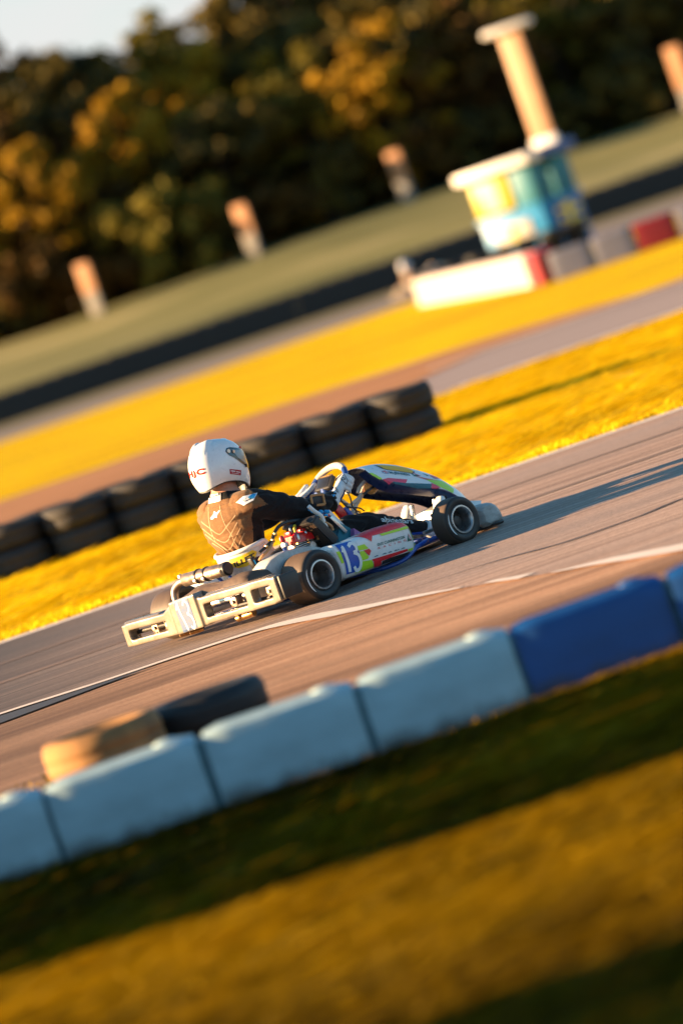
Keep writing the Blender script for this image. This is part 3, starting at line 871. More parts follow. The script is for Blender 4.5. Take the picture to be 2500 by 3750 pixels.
def emblem(parent, face, c, z0, s):
    m_ = MB()
    prof = [(-.1, -.42), (.1, -.42), (.17, -.25), (.13, -.02), (.05, .1), (.14, .22), (.17, .33), (.1, .42), (-.1, .42), (-.17, .33), (-.14, .22), (-.05, .1), (-.13, -.02), (-.17, -.25)]
    pts = [(p[0] * s, p[1] * s) for p in prof]
    if face == 'left':
        m_.prism([(c + a, z0 + b) for a, b in pts], 'X', -S - .095, -S - .078)
    else:
        m_.prism([(c + a, z0 + b) for a, b in pts], 'Y', -S - .095, -S - .078)
    return m_.build('emblem', M['sign_yellow'], parent)
emblem(sg, 'left', .04, .76, .62)
sg2 = board('sign_board', 'right', .12, 1.35, (.74, .98), M['navy_steer'], hut)
for k, (a, w_) in enumerate(((-.28, .5), (-.02, .34), (.24, .5))):
    for q in (-1, 1):
        MB().box((.12 + q * .40, -S - .084, .74 + a - .03 * q), (w_ * .8, .012, .10), bev=.003).build('sign_stripe', M['bright_yellow'], sg2)
MB().prism([(.12 + a * 1.3, .76 + b * .95) for a, b in ((-.1, -.42), (.1, -.42), (.17, -.25), (.05, .1), (.17, .33), (.1, .42), (-.1, .42), (-.17, .33), (-.05, .1), (-.17, -.25))], 'Y', -S - .095, -S - .078).build('emblem', M['bright_yellow'], sg2)
sg3 = board('sign_board', 'left', .34, 1.15, (1.88, .92), M['sign_yellow'], hut)
m_ = MB(); m_.box((-S - .082, .32, 1.88), (.014, .55, .78), bev=.006)
m_.build('sign_panel', M['hut_white'], sg3)
mast = MB().box((.92, -.52, 4.24), (.62, .12, 3.05), rot=(0, 0, rad(-84)), bev=.03).build('mast', M['mast_paint'], hut)
MB().box((.92, -.52, 5.86), (1.36, .5, .19), rot=(0, 0, rad(-70)), bev=.09).build('mast_cap', M['bright_white'], mast)
MB().box((.92, -.52, 2.80), (.72, .22, .22), rot=(0, 0, rad(-84)), bev=.02).build('mast_base', M['bright_white'], mast)

# ---------------------------------------------------------------- marker posts along the bank
for (x, lab) in ((-6.72, 'timber marker post at the left end of the row along the bank'), (.12, 'timber marker post in the middle of the row along the bank'), (6.75, 'timber marker post behind and left of the hut'),
                 (18.9, 'timber marker post at the far right edge of the picture')):
    gz = height(x, 199)
    po = empty('marker_post', (x, 199, gz - .15), rad(-32))
    tag(po, lab, 'post', 'marker posts along the bank')
    hh = 2.35 if x < 15 else 2.9
    MB().box((0, 0, .55), (.62, .16, 1.1), bev=.02).build('base_board', M['grey_timber'], po)
    MB().box((0, 0, 1.1 + (hh - 1.1) / 2), (.66, .18, hh - 1.1), bev=.02).build('top_board', M['timber'], po)

# ---------------------------------------------------------------- trees and bushes
def crown_mesh(name, mat, seed, n_clump, per, rx, rz, zc, leaf):
    r = np.random.default_rng(seed)
    d = r.normal(size=(n_clump, 3)); d /= np.linalg.norm(d, axis=1)[:, None]
    d[:, 2] = np.abs(d[:, 2]) * np.where(r.random(n_clump) < .72, 1, -1)
    rr = r.uniform(.35, 1.0, n_clump) ** .6
    lob = 1 + .28 * np.sin(d[:, 0] * 4 + seed) * np.cos(d[:, 1] * 3 + seed * 2) + .18 * np.sin(d[:, 2] * 6 + seed)
    c = d * (rr * lob)[:, None] * np.array([rx, rx, rz]) + np.array([0, 0, zc])
    cs = r.uniform(.35, .8, n_clump) * rx * .33
    n = n_clump * per
    off = r.normal(size=(n, 3)); off /= np.linalg.norm(off, axis=1)[:, None]
    off *= (r.random(n) ** .45)[:, None]
    P = np.repeat(c, per, 0) + off * np.repeat(cs, per)[:, None] * np.array([1.15, 1.15, .75])
    nrm = off + r.normal(size=(n, 3)) * .55 + np.array([0, 0, .25])
    nrm /= np.linalg.norm(nrm, axis=1)[:, None]
    a = np.cross(nrm, r.normal(size=(n, 3))); a /= np.linalg.norm(a, axis=1)[:, None]
    b = np.cross(nrm, a)
    s = leaf * r.uniform(.6, 1.35, n)[:, None]
    V = np.stack([P - a * s - b * s * .1, P - b * s * .6 + a * s * .1, P + a * s + b * s * .1, P + b * s * .6 - a * s * .1], 1).reshape(-1, 3)
    me = bpy.data.meshes.new(name)
    me.vertices.add(len(V)); me.vertices.foreach_set('co', V.ravel())
    me.loops.add(n * 4); me.loops.foreach_set('vertex_index', np.arange(n * 4, dtype=np.int32))
    me.polygons.add(n)
    me.polygons.foreach_set('loop_start', np.arange(0, n * 4, 4, dtype=np.int32))
    me.update(calc_edges=True); me.validate()
    me.materials.append(mat)
    return me

def trunk_mesh(seed, h, r0):
    r = random.Random(seed)
    mb = MB()
    pts = [(r.uniform(-.12, .12) * k, r.uniform(-.12, .12) * k, h * k / 5) for k in range(6)]
    mb.tube(pts, [r0 * (1 - .13 * k) for k in range(6)], 8, smooth=2)
    for k in range(6):
        a = r.uniform(0, 6.28); z0 = h * r.uniform(.4, .9); L = h * r.uniform(.3, .55)
        mb.tube([(0, 0, z0), (math.cos(a) * L * .5, math.sin(a) * L * .5, z0 + L * .35), (math.cos(a) * L, math.sin(a) * L, z0 + L * .8)], [r0 * .45, r0 * .3, r0 * .12], 6)
    return mb.mesh('trunk', M['bark'])

kinds = {'dark': 'leaf_dark', 'gold': 'leaf_gold', 'rust': 'leaf_rust', 'olive': 'leaf_olive'}
crowns = {}
for i, (k, mt) in enumerate(kinds.items()):
    crowns[k] = [crown_mesh('crown', M[mt], 11 + 7 * i + s, 110, 60, 3.3, 5.0, 5.6, .25) for s in range(2)]
trunks = [trunk_mesh(s, 7.0, .26) for s in range(3)]
TL = {'dark': 'dark green tree in the wood behind the bank', 'gold': 'golden yellow tree catching the sun in the wood behind the bank', 'rust': 'rust brown tree in the wood behind the bank', 'olive': 'olive green tree in the wood behind the bank'}
def tree(x, y, kind, s, sz):
    root = empty('broadleaf_tree', (x, y, height(x, y) - .1), rng.uniform(0, 6.28))
    root.scale = (s, s, sz)
    tag(root, TL[kind], 'tree', f'{kind} trees in the wood')
    for nm, me in (('trunk', rng.choice(trunks)), ('crown', rng.choice(crowns[kind]))):
        o = bpy.data.objects.new(nm, me); COL.objects.link(o); o.parent = root
for i in range(15):
    x = -22 + 3.7 * i + rng.uniform(-.7, .7)
    kd = rng.choice(['dark', 'olive', 'rust', 'dark', 'olive', 'gold'])
    tree(x, 207 + rng.uniform(-2, 2), kd, rng.uniform(.75, .95), rng.uniform(.62, .9))
for i in range(16):
    x = -24 + 3.6 * i + rng.uniform(-.7, .7)
    kd = ['dark', 'gold', 'olive', 'dark', 'rust', 'gold', 'olive', 'dark'][(i * 3) % 8]
    tree(x, 216 + rng.uniform(-2, 2), kd, rng.uniform(.9, 1.1), rng.uniform(.92, 1.05) + (.22 if x < -4 else 0))
for i in range(15):
    x = -25 + 3.9 * i + rng.uniform(-.8, .8)
    tree(x, 228 + rng.uniform(-2, 2), 'dark' if i % 4 else 'rust', rng.uniform(1.0, 1.2), rng.uniform(1.0, 1.12) + (.18 if x < -5 else .0 if x < 3 else .25))
bush_cr = {k: crown_mesh('foliage', M[kinds[k]], 91 + i, 45, 60, 1.5, 1.25, 1.25, .17) for i, k in enumerate(kinds)}
BL = {'dark': 'dark green bush at the foot of the wood on the bank', 'gold': 'golden bush at the foot of the wood on the bank', 'rust': 'rust brown bush at the foot of the wood on the bank', 'olive': 'olive yellow bush at the foot of the wood on the bank'}
def bush(x, y, kind, s, sz=None, label=None, group=None):
    root = empty('bush', (x, y, height(x, y) - .1), rng.uniform(0, 6.28))
    root.scale = (s, s, sz or s)
    tag(root, label or BL[kind], 'bush', group or (None if label else f'{kind} bushes on the bank'))
    o = bpy.data.objects.new('foliage', bush_cr[kind]); COL.objects.link(o); o.parent = root
for i in range(17):
    x = -20 + 3.1 * i + rng.uniform(-.6, .6)
    bush(x, 202.8 + rng.uniform(-.6, .9), rng.choice(['dark', 'dark', 'rust', 'dark']), rng.uniform(.8, 1.15), rng.uniform(.8, 1.4))
wood = bpy.data.objects.new('woodland', None)
bpy.data.objects.remove(wood)
r_ = np.random.default_rng(5)
wm = crown_mesh('woodland', M['leaf_dark'], 77, 520, 60, 1.0, 1.0, 0, .30)
co = np.empty(len(wm.vertices) * 3); wm.vertices.foreach_get('co', co); co = co.reshape(-1, 240, 3)
cen_ = co.mean(axis=1, keepdims=True)
ctr = np.stack([r_.uniform(-34, 40, len(co)), 238 + r_.uniform(-3, 3, len(co)), 2.6 + r_.uniform(0, 1, len(co)) ** .8 * 9.5], 1)[:, None, :]
co = (co - cen_) * 5.2 + ctr
wm.vertices.foreach_set('co', co.ravel()); wm.update()
wo = bpy.data.objects.new('woodland', wm); COL.objects.link(wo)
tag(wo, 'dark mass of the deeper wood closing the view behind the trees', 'woodland', None, 'stuff')
for i in range(24):
    bush(-22 + 2.2 * i + rng.uniform(-.6, .6), 209.5 + rng.uniform(-1.5, 1.5), rng.choice(['dark', 'dark', 'dark', 'rust']), rng.uniform(1.1, 1.5), rng.uniform(1.3, 2.0))
tree(-7.6, 204.2, 'gold', .72, .80)
tree(7.4, 204.2, 'gold', .74, .70)
tree(-11.5, 206.5, 'gold', .8, .95)
bush(-8.6, 201.6, 'rust', 1.3, 1.5)
bush(-2.9, 201.8, 'olive', 1.55, 1.9, 'large olive yellow bush standing between the left and middle marker posts')

# ---------------------------------------------------------------- rough grass on the near bank: blades nobody could count
def blades(name, n, seed, box, hgt, wid, mat, label, comb=0.25, dens=None):
    r = np.random.default_rng(seed)
    x0, x1, y0, y1 = box
    x = r.uniform(x0, x1, n); y = r.uniform(y0, y1, n)
    z = np.array([height(a, b) for a, b in zip(x, y)])
    tuft = .55 + .45 * np.sin(x * 5.1 + 2.3 * np.sin(y * 7.7)) * np.cos(y * 9.3 + 1.7 * np.sin(x * 3.3))
    h = hgt * r.uniform(.4, 1.2, n) * (.5 + .7 * np.clip(tuft, 0, 1))
    if dens is not None: h = h * dens(x, y)
    az = r.uniform(0, 2 * PI, n); w = wid * r.uniform(.6, 1.3, n)
    ln = np.stack([r.normal(comb, .45 + comb * .3, n), r.normal(0, .35, n)], 1) * h[:, None]
    dx, dy = np.cos(az) * w, np.sin(az) * w
    V = np.empty((n, 5, 3))
    V[:, 0] = np.stack([x - dx, y - dy, z], 1); V[:, 1] = np.stack([x + dx, y + dy, z], 1)
    V[:, 2] = np.stack([x + dx * .8 + ln[:, 0] * .35, y + dy * .8 + ln[:, 1] * .35, z + h * .55], 1)
    V[:, 3] = np.stack([x + ln[:, 0], y + ln[:, 1], z + h], 1)
    V[:, 4] = np.stack([x - dx * .8 + ln[:, 0] * .35, y - dy * .8 + ln[:, 1] * .35, z + h * .55], 1)
    me = bpy.data.meshes.new(name)
    me.vertices.add(n * 5); me.vertices.foreach_set('co', V.ravel())
    me.loops.add(n * 5); me.loops.foreach_set('vertex_index', np.arange(n * 5, dtype=np.int32))
    me.polygons.add(n); me.polygons.foreach_set('loop_start', np.arange(0, n * 5, 5, dtype=np.int32))
    me.update(calc_edges=True); me.validate()
    me.materials.append(mat)
    o = bpy.data.objects.new(name, me); COL.objects.link(o)
    tag(o, label, 'grass', None, 'stuff')
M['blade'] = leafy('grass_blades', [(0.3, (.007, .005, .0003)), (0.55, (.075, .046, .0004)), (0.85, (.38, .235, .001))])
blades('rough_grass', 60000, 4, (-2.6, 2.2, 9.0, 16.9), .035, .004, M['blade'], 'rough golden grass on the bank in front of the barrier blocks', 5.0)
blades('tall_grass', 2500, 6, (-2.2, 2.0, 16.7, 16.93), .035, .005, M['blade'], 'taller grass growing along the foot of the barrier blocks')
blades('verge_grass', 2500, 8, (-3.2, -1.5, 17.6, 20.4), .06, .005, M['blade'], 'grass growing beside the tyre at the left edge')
M['blade_gold'] = leafy('sunlit_grass_blades', [(0.3, (.20, .145, .003)), (0.5, (.58, .38, .003)), (0.85, (.90, .66, .006))])
blades('sunlit_verge_grass', 24000, 9, (-4.6, 4.6, 32.5, 50.4), .045, .007, M['blade_gold'], 'golden grass growing beyond the white line of the track', 5.5)
blades('edge_grass', 6000, 10, (-3.2, 3.4, 32.36, 32.9), .05, .005, M['blade_gold'], 'grass blades creeping over the far edge of the track')
# ================================================================ the kart (x forward, y left, z up)
KART_O = Vector((-.6428, 26.2426, 0))
KART_R = rad(40)
kart = empty('racing_kart', KART_O, KART_R)
tag(kart, 'white and red racing kart number 13 in sharp focus on the track', 'kart')
TOCAM = Vector((.643, .766, 0))       # view direction seen from the kart

def wheel(y_out, y_in, x, R, rim_r, label=None):
    """a slick tyre and its dished rim"""
    s = -1 if y_out < y_in else 1
    w = abs(y_out - y_in)
    root = empty('wheel', (x, 0, R), 0, kart)
    yc = (y_out + y_in) / 2
    h = w / 2
    mb = MB()
    prof = [(rim_r, -h * .80), (rim_r + .012, -h * .92), (R * .80, -h), (R * .90, -h * .97), (R * .965, -h * .86), (R * .992, -h * .66), (R, -h * .4), (R, h * .4), (R * .992, h * .66), (R * .965, h * .86),
            (R * .90, h * .97), (R * .80, h), (rim_r + .012, h * .92), (rim_r, h * .80)]
    mb.lathe(prof, origin=(0, yc, 0), axis='Y', seg=56, closed_prof=True)
    ty = mb.build('tyre', [M['slick'], M['tread']], root, angle=50)
    for p in ty.data.polygons:
        c = p.center
        if math.hypot(c.x, c.z) > R * .972: p.material_index = 1
    # scuffed white arc of lettering on the outer wall
    mb = MB()
    for a0, a1, rr in ((rad(150), rad(222), .80),):
        v1 = []
        for k in range(15):
            a = a0 + (a1 - a0) * k / 14
            wv = .0035 * math.sin(PI * k / 14) ** .5 + .0004
            for q in (-1, 1):
                r_ = R * rr + q * wv
                v1.append((math.cos(a) * r_ * (1 if s > 0 else 1), yc + s * (h + .0012), math.sin(a) * r_))
        mb.add(v1, [(2 * k, 2 * k + 1, 2 * k + 3, 2 * k + 2) for k in range(14)])
    mb.build('sidewall_mark', M['white_vinyl'], ty, recalc=False)
    mb = MB()
    o_ = s * h
    mb.lathe([(rim_r + .007, o_ * .88), (rim_r + .004, o_ * .97), (rim_r - .004, o_ * .98), (rim_r - .009, o_ * .9), (rim_r - .013, o_ * .55), (rim_r - .016, 0), (rim_r - .013, -o_ * .9), (rim_r + .006, -o_ * .92), (rim_r + .002, -o_ * .5), (rim_r + .002, o_ * .5)],
             origin=(0, yc, 0), axis='Y', seg=48, closed_prof=True)
    mb.build('rim', M['rim'], root, angle=35)
    mb = MB()
    mb.lathe([(rim_r - .014, -o_ * .15), (rim_r * .62, -o_ * .28), (rim_r * .58, -o_ * .12), (.026, -o_ * .02), (.026, o_ * .25), (.012, o_ * .3), (.0, o_ * .3), (.0, -o_ * .5), (rim_r - .014, -o_ * .5)], origin=(0, yc, 0), axis='Y', seg=40)
    for k in range(3):
        a = k * 2 * PI / 3 + .5
        mb.lathe([(0, 0), (.008, 0), (.008, o_ * .12), (0, o_ * .12)], origin=(math.cos(a) * .045, yc - o_ * .10, math.sin(a) * .045), axis='Y', seg=8)
    mb.build('hub', M['rim_dark'], root, angle=35)
    return root
wheel(-.69, -.48, 0, .140, .076)
wheel(.69, .48, 0, .140, .076)
wheel(-.62, -.49, 1.12, .130, .074)
wheel(.62, .49, 1.12, .130, .074)

# ---- frame, axle, floor
mb = MB()
for s in (-1, 1):
    mb.tube([(-.12, .28 * s, .075), (.2, .30 * s, .055), (.75, .27 * s, .05), (1.05, .26 * s, .055), (1.18, .40 * s, .07)], .015, 10, smooth=5)
mb.tube([(1.32, -.24, .06), (1.32, .24, .06)], .013, 8)
mb.tube([(.55, -.29, .05), (.55, .29, .05)], .014, 8)
mb.tube([(-.1, -.28, .075), (-.1, .28, .075)], .015, 8)
for s in (-1, 1):
    mb.tube([(1.05, .26 * s, .055), (1.2, .24 * s, .06), (1.42, .2 * s, .07)], .012, 8, smooth=4)
mb.build('frame', M['blue_tube'], kart)
MB().tube([(0, -.60, .14), (0, .60, .14)], .025, 20).build('rear_axle', M['steel'], kart)
mb = MB()
mb.prism([(.42, -.27), (1.38, -.2), (1.38, .2), (.42, .27)], 'Z', .033, .037)
mb.build('floor_tray', M['steel'], kart, smooth=False)
# side bars that carry the pods
for s in (-1, 1):
    mb = MB()
    mb.tube([(.45, .3 * s, .05), (.50, .50 * s, .040), (.568, .55 * s, .035), (.687, .56 * s, .040), (.80, .54 * s, .072), (.945, .48 * s, .085), (1.03, .36 * s, .085)], .0125, 10, smooth=6)
    mb.tube([(.25, .3 * s, .08), (.3, .50 * s, .16), (.6, .50 * s, .16), (.7, .3 * s, .06)], .009, 8, smooth=5)
    mb.build('side_bar', M['blue_tube'], kart)
# steering knuckles and track rods
for s in (-1, 1):
    mb = MB()
    mb.tube([(1.12, .40 * s, .09), (1.12, .40 * s, .185)], .014, 10)
    mb.tube([(1.12, .40 * s, .13), (1.12, .56 * s, .13)], .011, 10)
    mb.box((1.07, .40 * s, .12), (.12, .025, .02), bev=.004)
    mb.lathe([(0, 0), (.02, 0), (.02, .018), (0, .018)], origin=(1.12, .40 * s, .185), seg=12)
    mb.build('stub_axle', M['alu'], kart)
    MB().tube([(1.02, .39 * s, .12), (1.0, .05 * s, .16)], .008, 8).build('track_rod', M['blue_tube'], kart)
    MB().tube([(1.40, -.1 * s, .05), (1.41, -.1 * s, .193), (1.424, -.1 * s, .25)], .013, 10).build('fairing_strut', M['steel'], kart)

# ---- side pods
def pod(s):
    xs = [.150, .165, .20, .30, .43, .56, .66, .70, .735, .755]
    top = [.262, .268, .262, .255, .265, .262, .254, .240, .205, .150]
    bot = [.078, .066, .062, .060, .058, .056, .058, .062, .075, .105]
    out = [.645, .656, .66, .66, .66, .66, .655, .645, .622, .58]
    inn = [.50, .49, .48, .47, .47, .47, .48, .49, .51, .54]
    rings = []
    for x, t, b, o, i_ in zip(xs, top, bot, out, inn):
        hh = t - b
        r = []
        for (fy, fz) in ((0, .12), (0, .82), (.14, .97), (.40, 1.0), (.80, .985), (.94, .93), (1.0, .82), (1.0, .62), (1.0, .38), (.985, .16), (.90, .02), (.5, -.02), (.1, .02)):
            r.append((x, s * (i_ + (o - i_) * fy), b + hh * fz))
        rings.append(r)
    o = MB().loft(rings, True, True).build('side_pod', M['white_gloss'], kart, angle=45)
    modified(o, [('SUBSURF', dict(levels=1, render_levels=1))])
    return o
pod_r, pod_l = pod(-1), pod(1)
tr = [bvh_of(pod_r)]
def pod_ray(x, z): return Vector((x, -1.2, z)), Vector((0, 1, 0))
pm = lambda k: poly_mesh(POD[k])
sticker('pod_graphics', [(*pm('red_top'), 0, 0), (*pm('lime_strip'), 1, 1), (*pm('lime_end'), 1, 1), (*pm('lime_tab'), 1, 0), (*pm('lime_upper'), 1, 0), (*pm('red_arrow'), 0, 1), (*pm('lime_mid'), 1, 0),
        (*pm('lime_low'), 1, 0), (*pm('red_stripe'), 0, 0), (*pm('red_check'), 0, 1), (*pm('scuff'), 2, 0), (*pm('lime_tip'), 1, 1), (*pm('tri_green'), 3, 0), (*pm('tri_red'), 4, 0)],
        pod_ray, tr, [M['red_vinyl'], M['lime'], M['dark_ink'], M['green_ink'], M['red_ink']], pod_r, off=.0025, maxlen=.011)
sticker('number_panel', [(*pm('blue'), 0, 1)], pod_ray, tr, [M['blue_vinyl']], pod_r, off=.0025, maxlen=.011)
T = PODTXT
sticker('number', [(*strip_mesh(DIG['d1a'], .0195), 0, 2), (*strip_mesh(DIG['d1b'], .012), 0, 2.3), (*strip_mesh(DIG['d3a'], .0175), 0, 2), (*strip_mesh(DIG['d3b'], .0185), 0, 2.3)],
        pod_ray, tr, [M['white_vinyl']], pod_r, off=.003)
g1 = text_polys('GUY CUNNINGTON', .022); g2 = text_polys('RACING', .01, 2.4)
sticker('lettering', [(bilinear(g1[0], T['guy'][0], T['guy'][1], T['guy'][2], T['guy'][3]), g1[1], 0, 0), (bilinear(g2[0], T['racing'][0], T['racing'][1], T['racing'][2], T['racing'][3]), g2[1], 1, 0)],
        pod_ray, tr, [M['green_ink'], M['red_ink']], pod_r, off=.003)
marks = []
for (a, b) in ((0, .13), (.25, .38), (.43, .55), (.63, .78), (.85, .97)):
    for k in range(4):
        q0, q1 = a + (b - a) * k / 4, a + (b - a) * (k + .7) / 4
        hh = .55 + .35 * ((k * 7 + int(a * 50)) % 3) / 2
        marks.append((bilinear([(q0, 0), (q1, 0), (q1, hh), (q0, hh)], *T['marks']), [(0, 1, 2, 3)], 0, 0))
sticker('small_marks', marks, pod_ray, tr, [M['teal_ink']], pod_r, off=.0035)
# scuffed grey rear end of the pod and its fixing holes
mb = MB()
mb.lathe([(0, 0), (.012, 0), (.012, -.006), (0, -.006)], origin=(.149, -.585, .21), axis='X', seg=12)
mb.lathe([(0, 0), (.010, 0), (.010, -.006), (0, -.006)], origin=(.149, -.585, .13), axis='X', seg=12)
mb.build('fixing_hole', M['black_plastic'], pod_r)

# ---- steering fairing
rz = [(1.00, .568), (1.06, .566), (1.13, .560), (1.2, .548), (1.3, .512), (1.385, .470), (1.45, .436), (1.51, .400), (1.56, .362), (1.61, .318), (1.65, .278), (1.69, .232), (1.715, .19)]
ez = [(.990, .545), (1.03, .500), (1.09, .450), (1.15, .420), (1.22, .392), (1.30, .362), (1.38, .330), (1.43, .310), (1.48, .289), (1.53, .258), (1.57, .225), (1.61, .19), (1.63, .165)]
hw_ = [.13, .132, .134, .135, .135, .135, .134, .133, .131, .128, .124, .118, .11]
dz = [.012, .025, .034, .038, .038, .036, .034, .033, .032, .03, .026, .02, .012]
def fairing_ring(i, inner=0.0):
    (xr, zr), (xe, ze), w, d = rz[i], ez[i], hw_[i] - inner, dz[i]
    half = [(xr, 0, zr), (xr * .90 + xe * .10, .32 * w, zr * .92 + ze * .08), (xr * .66 + xe * .34, .62 * w, zr * .66 + ze * .34), (xr * .32 + xe * .68, .86 * w, zr * .33 + ze * .67), (xe, w, ze), (xe - .015, .93 * w, ze - d * .45), (xe - .03, .82 * w, ze - d)]
    full = [(x, -y, z) for x, y, z in reversed(half)] + half[1:]
    return [(x - inner * .4, y, z - inner * .7) for x, y, z in full]
mb = MB()
n_out = len(rz)
outer = [fairing_ring(i) for i in range(n_out)]
inner = [fairing_ring(i, .006) for i in range(n_out)]
mb.loft(outer, False, False, 0)
mb.loft(inner, False, False, 1)
K_ = len(outer[0])
# rim between both skins
o1 = len(mb.v) - 2 * n_out * K_
ov = lambda i, j: i * K_ + j
iv = lambda i, j: n_out * K_ + i * K_ + j
rimf = []
for j in range(K_ - 1):
    rimf.append((ov(0, j), ov(0, j + 1), iv(0, j + 1), iv(0, j)))
    rimf.append((ov(n_out - 1, j), ov(n_out - 1, j + 1), iv(n_out - 1, j + 1), iv(n_out - 1, j)))
for i in range(n_out - 1):
    rimf.append((ov(i, 0), ov(i + 1, 0), iv(i + 1, 0), iv(i, 0)))
    rimf.append((ov(i, K_ - 1), ov(i + 1, K_ - 1), iv(i + 1, K_ - 1), iv(i, K_ - 1)))
mb.f += rimf; mb.m += [1] * len(rimf)
# the tucked lower flange is navy like the inside
for q, f in enumerate(mb.f):
    js = [v % K_ for v in f]
    if all(v < n_out * K_ for v in f) and (max(js) <= 2 or min(js) >= K_ - 3):
        mb.m[q] = 1
fair = mb.build('steering_fairing', [M['white_gloss'], M['navy']], kart, recalc=False, angle=60)
modified(fair, [('SUBSURF', dict(levels=1, render_levels=1))])
ftree = [bvh_of(fair)]
# stickers come in from the right and above, square to the near flank
fd = Vector((-.25, .80, -.55)).normalized()
fe1 = Vector((.88, 0, -.475)).normalized()
fe1 = (fe1 - fd * fe1.dot(fd)).normalized()
fe2 = fe1.cross(fd) * 1.0
if fe2.z < 0: fe2 = -fe2
FC = Vector((1.25, -.1, .43))
def fair_ray(a, b): return FC + fe1 * a + fe2 * b - fd * .6, fd
def f2(pts):      # 3-D points near the flank -> sticker plane
    return [((Vector(p) - FC).dot(fe1), (Vector(p) - FC).dot(fe2)) for p in pts]
pl = f2([(1.145, -.055, .545), (1.345, -.055, .475), (1.365, -.075, .435), (1.335, -.085, .428), (1.18, -.085, .497), (1.16, -.08, .512)])
pin = poly_mesh(pl)
cen = Vector((sum(p[0] for p in pl) / 6, sum(p[1] for p in pl) / 6))
pbig = [tuple(cen + (Vector(p) - cen) * 1.10) for p in pl]
sticker('amber_number_plate', [(*poly_mesh(pbig), 1, 0), (*pin, 0, 1)], fair_ray, ftree, [M['plate'], M['navy']], fair)
nm = text_polys('M.JENSEN', .03)
q = f2([(1.172, -.107, .468), (1.305, -.107, .414), (1.176, -.1, .492), (1.309, -.1, .440)])
sticker('name', [(bilinear(nm[0], q[0], q[1], q[2], q[3]), nm[1], 0, 1)], fair_ray, ftree, [M['teal_ink']], fair)
fl = f2([(1.125, -.105, .490), (1.165, -.105, .472), (1.131, -.1, .512), (1.170, -.1, .496)])
bars = [([(0, 0), (1, 0), (1, 1), (0, 1)], 0, 0), ([(.4, 0), (.6, 0), (.6, 1), (.4, 1)], 1, 1), ([(0, .38), (1, .38), (1, .62), (0, .62)], 1, 1), ([(.44, 0), (.56, 0), (.56, 1), (.44, 1)], 2, 2), ([(0, .43), (1, .43), (1, .57), (0, .57)], 2, 2),
        ([(0, .0), (.12, 0), (1, .9), (1, 1), (.88, 1), (0, .1)], 1, 0.5), ([(.88, 0), (1, 0), (1, .1), (.12, 1), (0, 1), (0, .9)], 1, 0.5)]
sticker('flag', [(bilinear(p, *fl), poly_mesh(p)[1], mi, ly) for p, mi, ly in bars], fair_ray, ftree, [M['blue_vinyl'], M['white_vinyl'], M['red_vinyl']], fair)
E1 = lambda pts: poly_mesh(f2(pts))
shp = [
    (*E1([(1.085, -.13, .462), (1.135, -.125, .458), (1.265, -.118, .408), (1.235, -.128, .392), (1.15, -.132, .428), (1.12, -.134, .425)]), 0, 0),
    (*E1([(1.15, -.13, .430), (1.235, -.128, .394), (1.42, -.12, .335), (1.40, -.132, .318), (1.30, -.135, .352), (1.16, -.135, .415)]), 1, 1),
    (*E1([(1.405, -.132, .318), (1.425, -.122, .345), (1.475, -.125, .300), (1.44, -.13, .305)]), 0, 0),
    (*E1([(1.335, -.085, .398), (1.42, -.085, .360), (1.50, -.09, .335), (1.44, -.1, .352), (1.40, -.1, .365)]), 2, 0),
    (*E1([(1.40, -.1, .366), (1.50, -.09, .340), (1.545, -.08, .322), (1.585, -.1, .265), (1.55, -.122, .245), (1.47, -.12, .302), (1.43, -.118, .345)]), 3, 0),
    (*E1([(1.46, -.07, .386), (1.51, -.06, .368), (1.545, -.068, .342), (1.49, -.082, .352)]), 0, 1),
    (*E1([(1.01, -.131, .525), (1.045, -.128, .520), (1.09, -.131, .468), (1.07, -.134, .468), (1.03, -.134, .505)]), 3, 0),
    (*E1([(1.330, -.09, .448), (1.335, -.105, .412), (1.385, -.1, .400), (1.36, -.1, .416), (1.345, -.1, .42)]), 4, 0),
    (*E1([(1.345, -.09, .445), (1.39, -.098, .398), (1.375, -.1, .402), (1.35, -.096, .432)]), 2, 0),
    (*E1([(1.42, -.07, .405), (1.46, -.07, .385), (1.445, -.08, .378)]), 4, 0),
]
sticker('fairing_graphics', shp, fair_ray, ftree, [M['pink_vinyl'], M['teal_ink'], M['red_ink'], M['lime'], M['green_ink']], fair)

# ---- nose
rings = []
for k in range(19):
    t = -1 + 2 * k / 18
    y = .53 * t
    xo = 1.50 + .17 * (1 - abs(t) ** 2.2)
    e = 1 - .55 * max(0, (abs(t) - .9) / .1) ** 2
    zt = .165 - .02 * (1 - abs(t))
    xr = 1.335 + .10 * (1 - abs(t)) - .0
    sec = [(xr, .03), (xr, zt - .012), (xr + .02, zt), (xr + (xo - xr) * .62, zt - .004), (xr + (xo - xr) * .86, zt - .035), (xo - .008, zt - .075), (xo, .045), (xo - .02, .024), (xr + .03, .022)]
    cx = (xr + xo) / 2
    rings.append([(cx + (x - cx) * (.6 + .4 * e), y, .09 + (z - .09) * (.75 + .25 * e)) for x, z in sec])
nose = MB().loft(rings, True, True).build('nose', M['grey_plastic'], kart, angle=50)
modified(nose, [('SUBSURF', dict(levels=1, render_levels=1))])
mb = MB()
mb.loft([[(x, y, z) for x, y, z in ((1.40, yy, .150), (1.41, yy, .20 - abs(yy) * .12), (1.52, yy * .96, .215 - abs(yy) * .12), (1.60, yy * .9, .16), (1.56, yy, .14))] for yy in (-.3, -.22, -.1, 0, .1, .22, .3)], True, True)
mb.build('nose_cowl', M['white_gloss'], kart)
MB().tube([(1.30, -.40, .012 + .02), (1.42, -.5, .03), (1.50, -.49, .028)], .012, 8, smooth=4).build('nose_bar', M['black_plastic'], kart)

